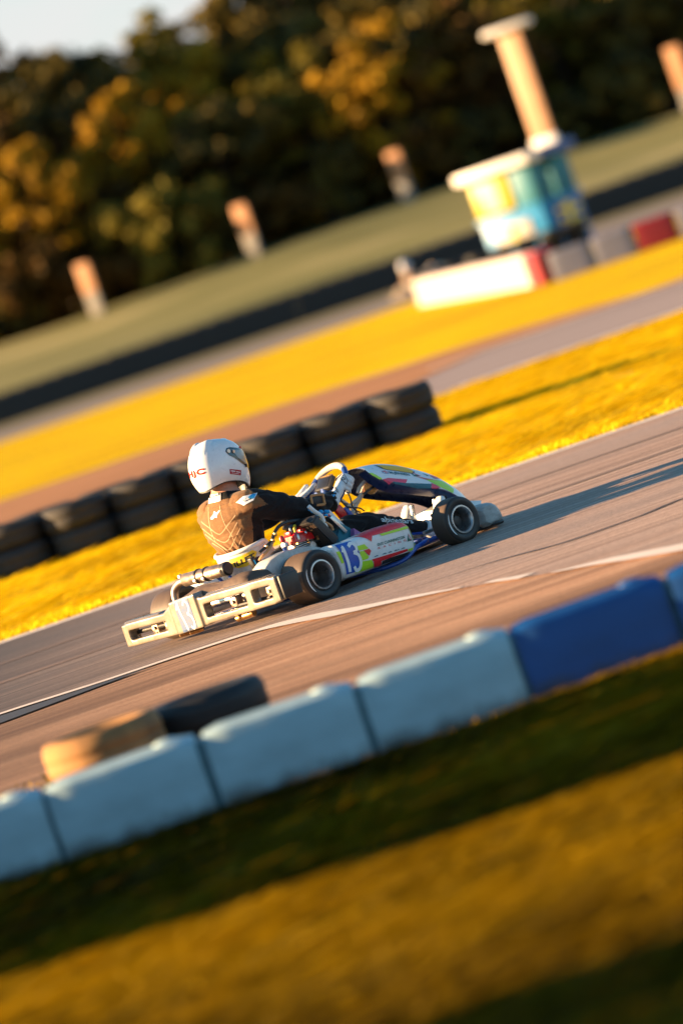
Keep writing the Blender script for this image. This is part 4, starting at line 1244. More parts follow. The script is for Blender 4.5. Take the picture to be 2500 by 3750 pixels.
# ---- rear bumper, one moulded piece with slots
bx0, bx1 = -.375, -.315
mb = MB()
def beam(y0, y1, z0a, z1a, z0b, z1b, xa=bx0, xb=bx1):
    mb.loft([[(xa, y0, z0a), (xb, y0, z0a), (xb, y0, z1a), (xa, y0, z1a)], [(xa, y1, z0b), (xb, y1, z0b), (xb, y1, z1b), (xa, y1, z1b)]])
# left third
beam(.638, .585, .060, .182, .058, .186)
beam(.60, .23, .148, .187, .148, .192)
beam(.60, .23, .057, .093, .060, .096)
beam(.25, .15, .060, .190, .060, .236)
# middle block carrying the number
beam(.165, -.07, .058, .240, .066, .254, bx0 - .012, bx1 + .02)
# right third, kicked up a little
beam(-.06, -.11, .068, .236, .072, .220)
beam(-.10, -.70, .182, .224, .192, .234)
beam(-.10, -.70, .073, .109, .087, .123)
beam(-.69, -.75, .090, .232, .096, .230)
beam(-.47, -.53, .10, .215, .10, .215)
# end pieces that wrap forward
beam(.61, .648, .065, .178, .07, .172, bx0 + .01, -.28)
# ledges along the top
for (a, b, z) in ((.62, .30, .186), (-.14, -.66, .224)):
    beam(a, b, z, z + .012, z + (.004 if a > 0 else .008), z + .014, bx0 + .015, bx1 + .045)
bump_o = molded(mb, 'rear_bumper', M['bumper'], kart, .0055, 9, .5)
btree = [bvh_of(bump_o)]
def bump_ray(y, z): return Vector((-1.0, y, z)), Vector((1, 0, 0))
def flip(vs_): return [(-a, b) for a, b in vs_]
bl = lambda pts, bl_, br_, tl_: bilinear(pts, bl_, br_, tl_)
quad = [(0, 0), (1, 0), (1, 1), (0, 1)]
sticker('rear_number_panel', [(bl(quad, (.112, .064), (-.020, .072), (.116, .240)), [(0, 1, 2, 3)], 0, 0)], bump_ray, btree, [M['rear_blue']], bump_o)
bw = lambda pts: [(.114 - .134 * a, .066 + .175 * b) for a, b in pts]
sticker('rear_number', [(*strip_mesh(bw([(.22, .93), (.24, .6), (.34, .3), (.40, .03)]), .012), 0, 1), (*strip_mesh(bw([(.20, .9), (.06, .72)]), .008), 0, 1.3), (*strip_mesh(bw([(.55, .80), (.70, .95), (.86, .82), (.82, .62), (.66, .52)]), .010), 0, 1),
                        (*strip_mesh(bw([(.66, .52), (.86, .42), (.92, .22), (.80, .04), (.66, .12)]), .011), 0, 1.3)], bump_ray, btree, [M['white_vinyl']], bump_o)
MB().box((-.295, -.762, .162), (.13, .022, .128), bev=.008).build('bumper_end', M['black_plastic'], kart)  # darker than the beams: its shaded side is put into the colour
# brackets, bolts and clamps seen through and under the bumper
for (y, z) in ((.42, .122), (.30, .122), (-.30, .150), (-.44, .152), (-.62, .158)):
    mb = MB()
    mb.box((-.30, y, z), (.05, .055, .055), bev=.006)
    mb.lathe([(0, 0), (.011, 0), (.011, -.012), (0, -.012)], origin=(-.325, y, z), axis='X', seg=10)
    mb.build('bumper_bracket', M['muffler'], kart)
for (y, z) in ((.20, .052), (.11, .05), (-.33, .066)):
    MB().tube([(-.35, y, z), (-.28, y - .03, z - .004)], .012, 10).build('bumper_bolt', M['gold'], kart)
MB().tube([(-.33, -.30, .060), (-.31, -.42, .068)], .021, 14).build('exhaust_clamp', M['gold'], kart)
for s in (-1, 1):
    mb = MB()
    mb.tube([(-.1, .22 * s, .075), (-.31, .24 * s, .10)], .013, 8)
    mb.tube([(-.31, .30 * s, .122), (-.31, .60 * s, .122)], .012, 8)
    mb.build('bumper_bar', M['black_plastic'], kart)
# dusty rubber sheet over the rear of the frame
rings = []
for k in range(13):
    t = k / 12
    y = .13 - .60 * t
    z = .232 + .028 * math.sin(t * 2.6) + .012 * math.sin(t * 9)
    rings.append([(-.33, y, z - .03), (-.31, y, z + .004), (-.25, y, z + .018), (-.17, y, z + .004), (-.14, y, z - .03), (-.24, y, z - .045)])
MB().loft(rings, True, True).build('rear_cover', M['tan_strip'], kart, angle=80)

# ---- exhaust
mb = MB()
prof = [(0, .262), (.028, .262), (.036, .250), (.036, -.095), (.033, -.104), (0, -.104)]
mb.lathe(prof, origin=(-.15, 0, .315), axis='Y', seg=36)
sil = mb.build('silencer', M['muffler'], kart, angle=35)
for yy in (.125, .05):
    MB().lathe([(.0365, -.008), (.041, -.006), (.041, .006), (.0365, .008)], origin=(-.15, yy, .315), axis='Y', seg=32, closed_prof=True).build('band', M['black_plastic'], sil)
    MB().box((-.192, yy, .300), (.012, .022, .016), bev=.003).build('band_screw', M['steel'], sil)
MB().lathe([(.0, -.098), (.0375, -.098), (.0385, -.104), (.0385, -.130), (.030, -.139), (.0, -.139)], origin=(-.15, 0, .315), axis='Y', seg=32).build('end_cap', M['black_plastic'], sil)
MB().tube([(-.178, -.112, .313), (-.191, -.120, .312)], .011, 12).build('outlet', M['rim_dark'], sil)
mb = MB()
mb.tube([(-.15, .255, .315), (-.16, .30, .308), (-.175, .335, .28), (-.185, .342, .235), (-.19, .325, .19), (-.185, .29, .155)], [.024, .023, .022, .021, .021, .021], 16, smooth=6)
mb.build('exhaust_pipe', M['muffler'], kart)
for k, (y, z) in enumerate(((.276, .343), (.270, .330))):
    MB().lathe([(0, 0), (.009, 0), (.011, .02), (0, .03)], origin=(-.168 + .012 * k, y, z), axis='X', seg=10).build('exhaust_spring', M['steel'], kart)
mb = MB(); mb.tube([(-.12, .02, .285), (-.06, .02, .20), (-.04, .02, .10)], .009, 8); mb.tube([(-.12, -.07, .285), (-.05, -.08, .18)], .008, 8)
mb.build('exhaust_stay', M['blue_tube'], kart)

# ---- chain guard inboard of the right rear wheel
arch = [(-.225, .180), (-.205, .225), (-.165, .272), (-.115, .298), (-.05, .311), (.03, .312), (.11, .303), (.19, .288), (.255, .258), (.265, .225), (.24, .14), (.10, .09), (-.12, .09), (-.2, .13)]
mb = MB()
mb.loft([[(x * .97 + .0, -.33, .2 + (z - .2) * .96) for x, z in arch], [(x, -.345, z) for x, z in arch], [(x, -.435, z) for x, z in arch], [(x * .965, -.450, .2 + (z - .2) * .955) for x, z in arch]])
g_ = mb.build('chain_guard', M['seat'], kart, angle=50)
# ---- seat
rings = []
for (z, a, b, cx) in ((.045, .10, .13, .16), (.08, .135, .165, .14), (.16, .145, .178, .118), (.25, .138, .178, .104), (.33, .132, .175, .098), (.368, .134, .178, .096)):
    r = []
    for k in range(25):
        th = rad(-128 + 256 * k / 24)
        lift = .035 * (1 - math.cos(th)) / 2 * (z / .368)
        drop = max(0, (abs(math.degrees(th)) - 95) / 33) * .10 * (z / .37)
        r.append((cx - a * math.cos(th), -b * math.sin(th), z + lift - drop))
    rings.append(r)
seat = MB().loft(rings, False, False).build('seat', M['seat'], kart, recalc=False, angle=80)
modified(seat, [('SOLIDIFY', dict(thickness=.006, offset=1)), ('SUBSURF', dict(levels=1, render_levels=1))])
lip = [Vector(p) for p in rings[-1]]
MB().tube([p + Vector((0, 0, .004)) for p in lip], .0125, 10, smooth=3).build('seat_lip', M['seat_lip'], seat)
yb = [Vector(p) for p in YELLOW]
E_1 = Vector((.766, -.643, 0)); P0 = Vector((.08, -.05, .5)); VDIR = Vector((.643, .766, 0)).normalized()
def view_ray(a, b): return P0 + E_1 * a + Vector((0, 0, b)) - VDIR * 1.0, VDIR
stree = [bvh_of(seat)]
sticker('seat_band', [(*poly_mesh([(-.108, -.150), (-.04, -.150), (.03, -.138), (.05, -.155), (.02, -.200), (-.025, -.212), (-.07, -.208), (-.095, -.196)]), 0, 0)], view_ray, stree, [M['yellow']], seat, off=.004)
tt = text_polys('ILLET', .03)
sticker('seat_lettering', [(bilinear(tt[0], (-.085, -.200), (.028, -.185), (-.088, -.172), (.034, -.155)), tt[1], 0, 1)], view_ray, stree, [M['dark_ink']], seat, off=.004)

# ---- engine
eng = empty('engine', (.19, -.35, .05), 0, kart)
def ep(mbx, name, mat, **kw):
    mbx.v = [(x - .19, y + .35, z - .05) for x, y, z in mbx.v]
    return mbx.build(name, mat, eng, **kw)
mb = MB()
mb.box((.19, -.32, .16), (.20, .13, .15), bev=.015)
mb.lathe([(0, 0), (.062, 0), (.062, .012), (.05, .014), (.05, .05), (0, .05)], origin=(.17, -.385, .17), axis='Y', seg=24)
mb.box((.19, -.345, .255), (.13, .11, .06), bev=.01)
for k in range(4):
    mb.box((.19, -.345, .285 + k * .0105), (.126, .112, .006), bev=.001)
mb.box((.26, -.36, .27), (.05, .05, .05), bev=.01)
mb.lathe([(0, 0), (.020, 0), (.020, .04), (.012, .045), (0, .045)], origin=(.225, -.42, .285), axis='Y', seg=14)
ep(mb, 'cylinder', M['alu'], angle=35)
mb = MB()
mb.loft([[(.125, y, .325) for y in (-.295, -.415)][::1] + [(.255, -.415, .315), (.255, -.295, .315)], [(.127, -.30, .368), (.127, -.41, .368), (.252, -.41, .348), (.252, -.30, .348)], [(.15, -.315, .382), (.15, -.395, .382), (.235, -.395, .362), (.235, -.315, .362)]])
mb.box((.235, -.355, .372), (.03, .05, .03), bev=.006)
mb.box((.135, -.36, .382), (.02, .05, .03), bev=.006)
ep(mb, 'cylinder_cover', M['red_paint'], angle=30)
mb = MB()
for (x, y, z) in ((.165, -.35, .388), (.20, -.35, .384), (.22, -.40, .345), (.15, -.415, .345)):
    mb.lathe([(0, 0), (.008, 0), (.008, .022), (.004, .03), (0, .03)], origin=(x, y, z - .006), seg=8)
ep(mb, 'head_bolts', M['steel'])
mb = MB()
mb.tube([(.195, -.35, .38), (.198, -.35, .405), (.212, -.34, .412)], .008, 10, smooth=3)
ep(mb, 'spark_plug_cap', M['yellow'])
mb = MB()
mb.tube([(.085, -.36, .30), (.088, -.36, .37)], .013, 10)
mb.box((.088, -.36, .335), (.03, .04, .03), bev=.006)
ep(mb, 'carburettor', M['alu'])
mb = MB(); mb.lathe([(0, 0), (.014, .002), (.016, .02), (.010, .036), (0, .038)], origin=(.078, -.365, .352), seg=12)
ep(mb, 'red_cap', M['red_paint'])
mb = MB()
mb.tube([(.27, -.37, .30), (.33, -.39, .295), (.38, -.40, .30)], .018, 12, smooth=4)
ep(mb, 'coolant_pipe', M['black_plastic'])
mb = MB()
mb.lathe([(0, 0), (.055, 0), (.055, .02), (.045, .025), (0, .025)], origin=(.02, -.36, .27), axis='Y', seg=28)
mb.box((.055, -.37, .235), (.07, .05, .10), bev=.01)
ep(mb, 'clutch_cover', M['black_plastic'])
mb = MB()
mb.tube([(.045, -.40, .33), (.04, -.40, .26), (.05, -.40, .20)], .010, 8, smooth=3)
mb.tube([(.12, -.41, .27), (.08, -.42, .24), (.03, -.42, .23)], .006, 8, smooth=3)
ep(mb, 'fuel_line', M['navy_steer'])
mb = MB()
r2 = random.Random(5)
for k in range(11):
    x = r2.uniform(.06, .27); z = r2.uniform(.24, .33)
    mb.lathe([(0, 0), (.006, 0), (.006, -.01), (0, -.01)], origin=(x, -.414 - r2.uniform(0, .015), z), axis='Y', seg=7)
ep(mb, 'case_bolts', M['gold'])
MB().tube(HOSE['breather'], [.010] * 5 + [.0085] * 2, 10, smooth=6).build('breather_hose', M['black_plastic'], kart)
MB().tube([(x, y + .05, z) for x, y, z in HOSE['radhose']], .014, 12, smooth=6).build('radiator_hose', M['black_plastic'], kart)
mb = MB()
for (x, y, z) in HOSE['breather'][3:6]:
    mb.box((x + .004, y - .004, z), (.016, .022, .022), bev=.004)
mb.build('hose_clips', M['gold'], kart)
MB().tube([(.01, -.365, .375), (-.03, -.375, .350), (-.085, -.365, .325), (-.10, -.34, .31)], .008, 10, smooth=5).build('copper_pipe', M['copper_frame'], kart)
for (x, z) in ((-.112, .300), (-.076, .290)):
    b_ = MB().box((x, -.305, z), (.032, .035, .075), rot=(0, rad(-14), 0), bev=.005).build('ignition_box', M['black_plastic'], kart)
    MB().box((x - .004, -.3245, z + .006), (.008, .002, .028), rot=(0, rad(-14), 0)).build('box_label', M['cyan_vinyl'], b_)

# ---- radiator with its fins and surround
rt, rb = Vector((.245, 0, .412)), Vector((.335, 0, .268))
rad_o = empty('radiator', (.335, -.36, .268), 0, kart)
dirv = (rt - rb); Lr = dirv.length; ang = math.atan2(dirv.x, dirv.z)
mid = (rt + rb) / 2
def rp(mbx, name, mat):
    mbx.v = [(x - .335, y + .36, z - .268) for x, y, z in mbx.v]
    return mbx.build(name, mat, rad_o, angle=30)
Rm = Matrix.Rotation(ang, 4, 'Y')
mb = MB()
for k in range(16):
    off = Rm @ Vector((0, 0, 0))
    y = -.255 - .205 * (k / 15)
    mb.box((mid.x, y, mid.z), (.046, .004, Lr * .94), rot=Rm)
rp(mb, 'fins', M['tan_strip'])
mb = MB(); mb.box((mid.x, -.358, mid.z), (.034, .205, Lr * .94), rot=Rm)
rp(mb, 'core', M['rim_dark'])
mb = MB()
for q in (-.5, .5):
    c = mid + dirv * q
    mb.box((c.x, -.358, c.z), (.055, .235, .022), rot=Rm, bev=.005)
mb.box((mid.x, -.474, mid.z), (.052, .012, Lr), rot=Rm, bev=.003)
mb.box((mid.x, -.246, mid.z), (.052, .012, Lr), rot=Rm, bev=.003)
rp(mb, 'surround', M['black_plastic'])
MB().box((.335, -.395, .372), (.06, .035, .004), rot=(0, rad(58), 0)).build('orange_tab', M['plate'], kart)
# square bracket, white hose and blue fittings beside the wheel
mb = MB()
for (a, b, c, d) in (((.412, -.31, .529), (.495, -.31, .514), .009, 0), ((.400, -.31, .474), (.486, -.31, .459), .009, 0), ((.412, -.31, .529), (.400, -.31, .474), .009, 0), ((.495, -.31, .514), (.486, -.31, .459), .009, 0)):
    mb.tube([a, b], .0075, 6)
mb.build('square_bracket', M['copper_frame'], kart)
MB().box((.448, -.305, .494), (.07, .006, .042), rot=(0, rad(10), 0), bev=.002).build('bracket_plate', M['dark_ink'], kart)
MB().tube([(x, y, z) for x, y, z in HOSE['pipe']], .0115, 12, smooth=6).build('white_hose', M['seat_lip'], kart)
MB().tube([(x, y - .005, z) for x, y, z in HOSE['pipe2']], .008, 8, smooth=5).build('brass_hose', M['copper_frame'], kart)
MB().tube(HOSE['bluefit'], .0165, 14).build('blue_fitting', M['blue_vinyl'], kart)
mb = MB()
r3 = random.Random(9)
for k in range(12):
    x = .33 + .13 * r3.random(); z = .475 - .42 * (x - .33) - .07 * r3.random()
    mb.box((x, -.33 - .05 * r3.random(), z), (.018, .018, .014), rot=(r3.random(), r3.random(), r3.random()), bev=.003)
mb.build('blue_clips', M['cyan_vinyl'], kart)
mb = MB()
mb.box((.47, -.34, .335), (.022, .09, .13), rot=(0, rad(-32), 0), bev=.003)
mb.build('steel_stay', M['steel'], kart)
mb = MB()
mb.prism([(.44, .41), (.475, .425), (.565, .275), (.53, .26)], 'Y', -.345, -.335)
mb.build('white_stay_panel', M['white_gloss'], kart)
mb = MB(); mb.prism([(.445, .400), (.458, .405), (.52, .30), (.505, .295)], 'Y', -.349, -.3456)
mb.build('red_stay_stripe', M['red_vinyl'], kart, smooth=False)
mb = MB(); mb.prism([(.549, .286), (.60, .235), (.545, .235), (.535, .25)], 'Y', -.40, -.37)
mb.build('mauve_panel', M['purple'], kart)
mb = MB(); mb.prism([(.50, .335), (.552, .29), (.545, .22), (.44, .22), (.45, .28)], 'Y', -.37, -.30)
mb.build('fuel_tank_corner', M['teal_panel'], kart)

# ---- steering wheel and column
sw = empty('steering_wheel', (.79, 0, .505), 0, kart)
SC = Vector((.79, 0, .505)); ST = Vector((.68, 0, .733)); SN = Vector((-.733, 0, .68)); SL = Vector((0, 1, 0))
def wheel_pt(deg, r=.155, off=0.0):      # 0 = right, 90 = top, 180 = left
    a = rad(deg)
    return SC + (-SL * math.cos(a) + ST * math.sin(a)) * r + SN * off
def arc(d0, d1, r, tube_r, name, mat, n=24):
    pts = [wheel_pt(d0 + (d1 - d0) * k / n) - SC for k in range(n + 1)]
    return MB().tube(pts, tube_r, 12).build(name, mat, sw)
arc(48, 142, .155, .0185, 'top_grip', M['suede'])
arc(142, 215, .155, .0165, 'side_grip', M['navy_steer'])
arc(-35, 48, .155, .0165, 'side_grip', M['navy_steer'])
arc(215, 325, .150, .0155, 'lower_rim', M['navy_steer'])
mb = MB()
for d_ in (0, 180, 270):
    mb.tube([(0, 0, 0), (wheel_pt(d_, .15) - SC)], .012, 8)
mb.lathe([(0, -.0), (.035, 0), (.035, .02), (0, .02)], seg=20)
mb.build('spokes', M['navy_steer'], sw)
Dm = Matrix((ST, SL, SN)).transposed().to_4x4()
mb = MB().box(ST * .03 + SN * .022, (.085, .13, .03), rot=Dm, bev=.008)
disp = mb.build('dash_display', M['black_plastic'], sw)
MB().box(ST * .03 + SN * .0375, (.06, .10, .004), rot=Dm, bev=.001).build('screen', M['screen'], disp)
MB().box(ST * .074 + SN * .034, (.006, .12, .008), rot=Dm, bev=.001).build('lit_edge', M['gold'], disp)  # gold strip paints the sunlit edge of the display
MB().tube([SC - SN * .0, (.93, 0, .36), (1.0, 0, .17)], .011, 12).build('steering_column', M['steel'], kart)
mb = MB()
mb.tube([(1.09, .03, .455), (1.01, 0, .41), (.93, -.02, .37), (.87, -.04, .33), (.83, -.06, .22)], .013, 10, smooth=4)
mb.tube([(.953, -.05, .434), (.972, -.05, .455), (1.02, -.05, .478), (1.05, -.05, .482)], .010, 10, smooth=4)
mb.tube([(.975, -.05, .425), (.94, -.05, .405), (.86, -.05, .385), (.80, -.05, .33)], .009, 10)
mb.build('column_stay', M['suede'], kart)
MB().box((.785, -.055, .372), (.05, .03, .075), rot=(0, rad(-25), 0), bev=.008).build('red_switch_box', M['red_paint'], kart)
mb = MB().box((.832, -.06, .352), (.03, .03, .075), rot=(0, rad(-20), 0), bev=.008)
mb.build('blue_switch_box', M['blue_vinyl'], kart)
for nm_, pts in CABLE.items():
    MB().tube(pts, .0042, 8, smooth=6).build('cable', M['dark_ink'], kart)
# overflow bottle strapped under the fairing
bo = empty('overflow_bottle', (1.09, -.05, .45), 0, kart)
Bm = Matrix.Rotation(rad(68), 4, 'Y')
mb = MB()
mb.lathe([(0, -.062), (.030, -.060), (.036, -.05), (.036, .045), (.030, .056), (0, .058)], seg=24)
mb.v = [tuple(Bm @ Vector(p)) for p in mb.v]
mb.build('bottle', M['amber_plastic'], bo)
for q, mt in ((-.028, 'red_paint'), (.018, 'green_ink')):
    mb = MB(); mb.lathe([(.0365, q - .004), (.038, q - .003), (.038, q + .003), (.0365, q + .004)], seg=24, closed_prof=True)
    mb.v = [tuple(Bm @ Vector(p)) for p in mb.v]
    mb.build('strap', M[mt], bo)
mb = MB(); mb.lathe([(0, 0), (.016, 0), (.018, .014), (.012, .022), (0, .022)], origin=(.006, -.01, .035), seg=14)
mb.build('red_filler_cap', M['red_paint'], bo)
mb = MB().tube([(-.125, -.03, -.03), (.05, -.042, .012)], .0085, 4)
mb.build('steel_strut', M['dark_ink'], bo)
# ================================================================ the driver
PO = Vector((.12, 0, 0))
driver = empty('person', KART_O + Matrix.Rotation(KART_R, 3, 'Z') @ PO, KART_R)
tag(driver, 'person in a black racing suit and white helmet driving the number 13 kart', 'person')
def dshift(o):
    o.data.transform(Matrix.Translation(-PO))
    return o
R_HAND = wheel_pt(2); L_HAND = wheel_pt(176)
R_WR = Vector((.655, -.198, .466)); L_WR = Vector((.655, .205, .466))
def ell(cx, cz, a, b, n=22, cy=0, tilt=0.0):
    out = []
    for k in range(n):
        t = 2 * PI * k / n
        ct, st = math.cos(t), math.sin(t)
        p = .88
        x = math.copysign(abs(ct) ** p, ct) * a; y = math.copysign(abs(st) ** p, st) * b
        out.append((cx + x, cy + y, cz + x * tilt))
    return out
mb = MB()
mb.loft([ell(.15, .07, .10, .13), ell(.15, .11, .13, .165), ell(.125, .20, .125, .168), ell(.105, .30, .105, .150), ell(.097, .38, .100, .145), ell(.087, .45, .116, .182), ell(.083, .52, .124, .203),
         ell(.086, .58, .120, .205), ell(.096, .625, .100, .180), ell(.100, .655, .088, .130), ell(.098, .685, .080, .096), ell(.108, .718, .066, .074), ell(.125, .80, .056, .060)])
for s, wr in ((-1, R_WR), (1, L_WR)):
    mb.tube([(.085, .10 * s, .60), (.12, .185 * s, .592), (.25, .235 * s, .530), (.39, .258 * s, .468), (.53, .228 * s, .468), (wr.x - .01, wr.y, wr.z)], [.082, .086, .074, .060, .052, .040], 14, smooth=5)
    mb.tube([(.15, .09 * s, .13), (.30, .115 * s, .165), (.55, .15 * s, .245), (.755, .168 * s, .282), (.92, .162 * s, .240), (1.08, .15 * s, .180), (1.235, .142 * s, .130)], [.095, .092, .080, .064, .060, .052, .042], 14, smooth=5)
    mb.tube([(1.235, .142 * s, .130), (1.30, .142 * s, .10)], [.042, .035], 10)
# head inside the helmet
mb.lathe([(0, -.12), (.05, -.11), (.066, -.05), (.072, .02), (.066, .07), (.04, .105), (0, .115)], origin=(.135, 0, .825), seg=18)
body = molded(mb, 'body', M['suit'], driver, .0062, 9, .5)
me = body.data
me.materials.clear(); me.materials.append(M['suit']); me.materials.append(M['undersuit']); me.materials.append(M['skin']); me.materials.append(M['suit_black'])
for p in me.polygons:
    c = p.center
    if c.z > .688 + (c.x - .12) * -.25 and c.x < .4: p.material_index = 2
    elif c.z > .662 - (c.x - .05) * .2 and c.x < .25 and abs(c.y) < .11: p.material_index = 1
    elif c.x > .50 or (c.z < .40 and c.x > .24) or (c.y < -.10 and c.x > .06 and c.z < .57) or (abs(c.y) > .165 and c.x > .105 + .55 * (.62 - c.z) * (c.z < .62)): p.material_index = 3  # near side of the torso blackened: its shade is put into the cloth
dtree = [bvh_of(body)]
# shallow folds in the cloth
nrm_ = [v.normal.copy() for v in me.vertices]
for v in me.vertices:
    c = v.co.copy(); vn = nrm_[v.index]
    if c.z < .64 and c.x < 1.15:
        if c.x < .26 and abs(c.y) < .2 and c.z < .46:      # creases gathering towards the waist
            k = sstep(.46, .36, c.z)
            ang_ = math.atan2(c.y, c.x - .09)
            v.co = c + vn * (.0070 * k * math.sin(ang_ * 17 + 3 * math.sin(c.z * 30)))
        else:
            v.co = c + vn * (.0034 * math.sin(c.x * 62 + 18 * c.y + 4 * math.sin(c.z * 40)) + .0026 * math.sin(c.z * 70 - c.x * 31))
me.update()
dtree = [bvh_of(body)]
dshift(body)
def view_ray2(a, b): return P0 + E_1 * a + Vector((0, 0, b)) - VDIR * 1.0, VDIR
seams = [(*strip_mesh(v, .0042 if k[0] == 'L' else .0055), 0, 0) for k, v in SEAMS.items()]
dshift(sticker('suit_seams', seams, view_ray2, dtree, [plain('pale_stitching', (.42, .27, .15), .8)], driver, maxlen=.03))
sh = poly_mesh(STAR)
dshift(sticker('back_emblem', [(*sh, 0, 0)], view_ray2, dtree, [M['white_vinyl']], driver))
cm = [(*poly_mesh(COLLAR), 0, 0)]
for (u, v_, w_, h_) in ((.12, .62, .16, .1), (.36, .66, .1, .1), (.55, .7, .2, .12), (.82, .7, .12, .3), (.2, .4, .5, .06), (.3, .25, .4, .05)):
    C4 = [COLLAR[3], COLLAR[2], COLLAR[0], COLLAR[1]]
    cm.append((bilinear([(u, v_), (u + w_, v_), (u + w_, v_ + h_), (u, v_ + h_)], *C4), [(0, 1, 2, 3)], 1, 1))
dshift(sticker('collar_label', cm, view_ray2, dtree, [M['seat_lip'], M['dark_ink']], driver, off=.004, maxlen=.01))
dshift(sticker('shoulder_patch', [(*poly_mesh(EPAUL), 0, 0), (*poly_mesh(EPMARK), 1, 1), (*poly_mesh([(.10, .137), (.125, .145), (.150, .142), (.135, .126), (.115, .124)]), 2, 1)], view_ray2, dtree,
               [M['white_vinyl'], M['dark_ink'], M['cyan_vinyl']], driver, off=.003, maxlen=.012))
ltx = text_polys('alpinestars', .01)
lx = [(.66, .325), (.0, 0)]
def leg_ray(a, b): return Vector((a, -.9, b)), Vector((0, 1, 0.0))
dshift(sticker('leg_lettering', [(bilinear(ltx[0], (.90, .240), (1.135, .168), (.912, .278), (1.147, .200)), ltx[1], 0, 0)], leg_ray, dtree, [M['white_vinyl']], driver))

# ---- helmet
HO = Vector((.118, 0, .841)); HP = rad(13)
helm = empty('helmet', HO - PO, 0, driver)
helm.rotation_euler = (0, HP, 0)
lv = [(.150, .0, .0, .0), (.147, .045, .05, .04), (.138, .078, .088, .068), (.120, .110, .120, .094), (.09, .138, .147, .114), (.055, .155, .161, .125), (.015, .164, .168, .130), (-.025, .170, .168, .131), (-.06, .176, .160, .128), (-.09, .178, .146, .121), (-.112, .174, .132, .113), (-.122, .168, .124, .108)]
def helm_ring(z, f, b, w, n=48, dz=True):
    out = []
    for k in range(n):
        t = 2 * PI * k / n
        ct, st = math.cos(t), math.sin(t)
        p = .86
        x = (f if ct > 0 else b) * math.copysign(abs(ct) ** p, ct)
        y = w * math.copysign(abs(st) ** p, st)
        # lower edge dips at chin and nape
        zz = z
        if dz and z < -.05:
            q = (-.05 - z) / .072
            zz = z - q * (.012 * max(0, ct) ** 2 + .010 * max(0, -ct) ** 2 - .026 * (st * st))
        out.append((x, y, zz))
    return out
mb = MB()
rings = [helm_ring(max(z, -9), max(f, .002), max(b, .002), max(w, .002)) for z, f, b, w in lv]
zl, fl_, bl_, wl = lv[-1]
rings_in = [helm_ring(zl - .001, fl_ - .012, bl_ - .012, wl - .012), helm_ring(-.09, .150, .12, .098), helm_ring(-.03, .13, .12, .1)]
mb.loft(rings, True, False, 0)
mb.f.append(tuple(range(47, -1, -1))); mb.m.append(0)
shell = mb.build('shell', M['helmet_white'], helm, angle=80, recalc=False)
modified(shell, [('SUBSURF', dict(levels=1, render_levels=1))])
htree = [bvh_of(shell)]
mb = MB(); mb.loft([helm_ring(zl + .004, fl_ + .001, bl_ + .001, wl + .001), helm_ring(zl - .007, fl_ - .002, bl_ - .002, wl - .002), helm_ring(zl - .007, fl_ - .012, bl_ - .012, wl - .012), rings_in[1], rings_in[2]], True, False)
mb.f.append(tuple(range(4 * 48, 5 * 48))); mb.m.append(0)
mb.build('lining', M['black_plastic'], helm, recalc=False)
def helm_ray(phi, z):
    a = rad(phi)
    d = Vector((math.cos(a), math.sin(a), 0))
    return Vector((0, 0, z)) + d * .5, -d
# degrees are used as sticker coordinates, so scale them down for subdivision
KS = .0025
def hr(a, b): return helm_ray(a / KS, b)
H = lambda pts: [(p * KS, z) for p, z in pts]
vis = [(-103, .062), (-98, .078), (-86, .084), (-60, .078), (-20, .072), (20, .072), (60, .078), (86, .084), (98, .078), (103, .062), (96, .040), (80, .022), (62, -.006), (46, -.026), (20, -.034), (-20, -.034), (-46, -.026), (-62, -.006), (-80, .022), (-96, .040)]
visor = sticker('visor', [(*poly_mesh(H(vis)), 0, 0)], hr, htree, [M['visor']], helm, off=.003, maxlen=.012)
cl = [(-84, .070), (-60, .064), (-20, .060), (-20, -.020), (-44, -.014), (-60, .004), (-72, .026)]
sticker('visor_window', [(*poly_mesh(H(cl)), 0, 1)], hr, htree, [plain('smoky_window', (.22, .26, .28), .12, coat=.6)], visor, off=.003, maxlen=.012)
mb = MB()
for (ph, z, r_) in ((-95, .062, .011), (-80, .058, .009)):
    o_, d_ = helm_ray(ph, z)
    h_ = htree[0].ray_cast(o_, d_)
    mb.tube([h_[0] - d_ * .003, h_[0] - d_ * .009], r_, 14)
mb.build('visor_pivot', M['steel'], helm)
mb = MB()
o_, d_ = helm_ray(-48, -.02); h_ = htree[0].ray_cast(o_, d_); mb.tube([h_[0] - d_ * .003, h_[0] - d_ * .010], .009, 10)
mb.build('visor_tab', M['black_plastic'], helm)
hj = text_polys('HJC', .06, 1.1)
sticker('helmet_lettering', [([((156 + x * 50) * KS, -.054 + .042 * y) for x, y in hj[0]], hj[1], 0, 0)], hr, htree, [M['orange_ink']], helm, off=.0015)
sticker('helmet_label', [(H([(-101, -.036), (-66, -.046), (-66, -.073), (-101, -.062)]), [(0, 1, 2, 3)], 0, 0), (H([(-98, -.044), (-84, -.048), (-84, -.053), (-98, -.049)]), [(0, 1, 2, 3)], 1, 1), (H([(-82, -.051), (-69, -.055), (-69, -.059), (-82, -.055)]), [(0, 1, 2, 3)], 1, 1),
                         (H([(-96, -.056), (-72, -.064), (-72, -.066), (-96, -.058)]), [(0, 1, 2, 3)], 1, 1)], hr, htree, [plain('dark_red_label', (.42, .012, .03), .4), M['white_vinyl']], helm)
r4 = random.Random(3)
chips = []
for k in range(16):
    ph, z = r4.uniform(-150, -70), r4.uniform(-.09, .08)
    s_ = r4.uniform(.0006, .0018)
    chips.append(([(ph * KS - s_, z), (ph * KS, z - s_), (ph * KS + s_, z + s_ * .3), (ph * KS, z + s_)], [(0, 1, 2, 3)], 0, 0))
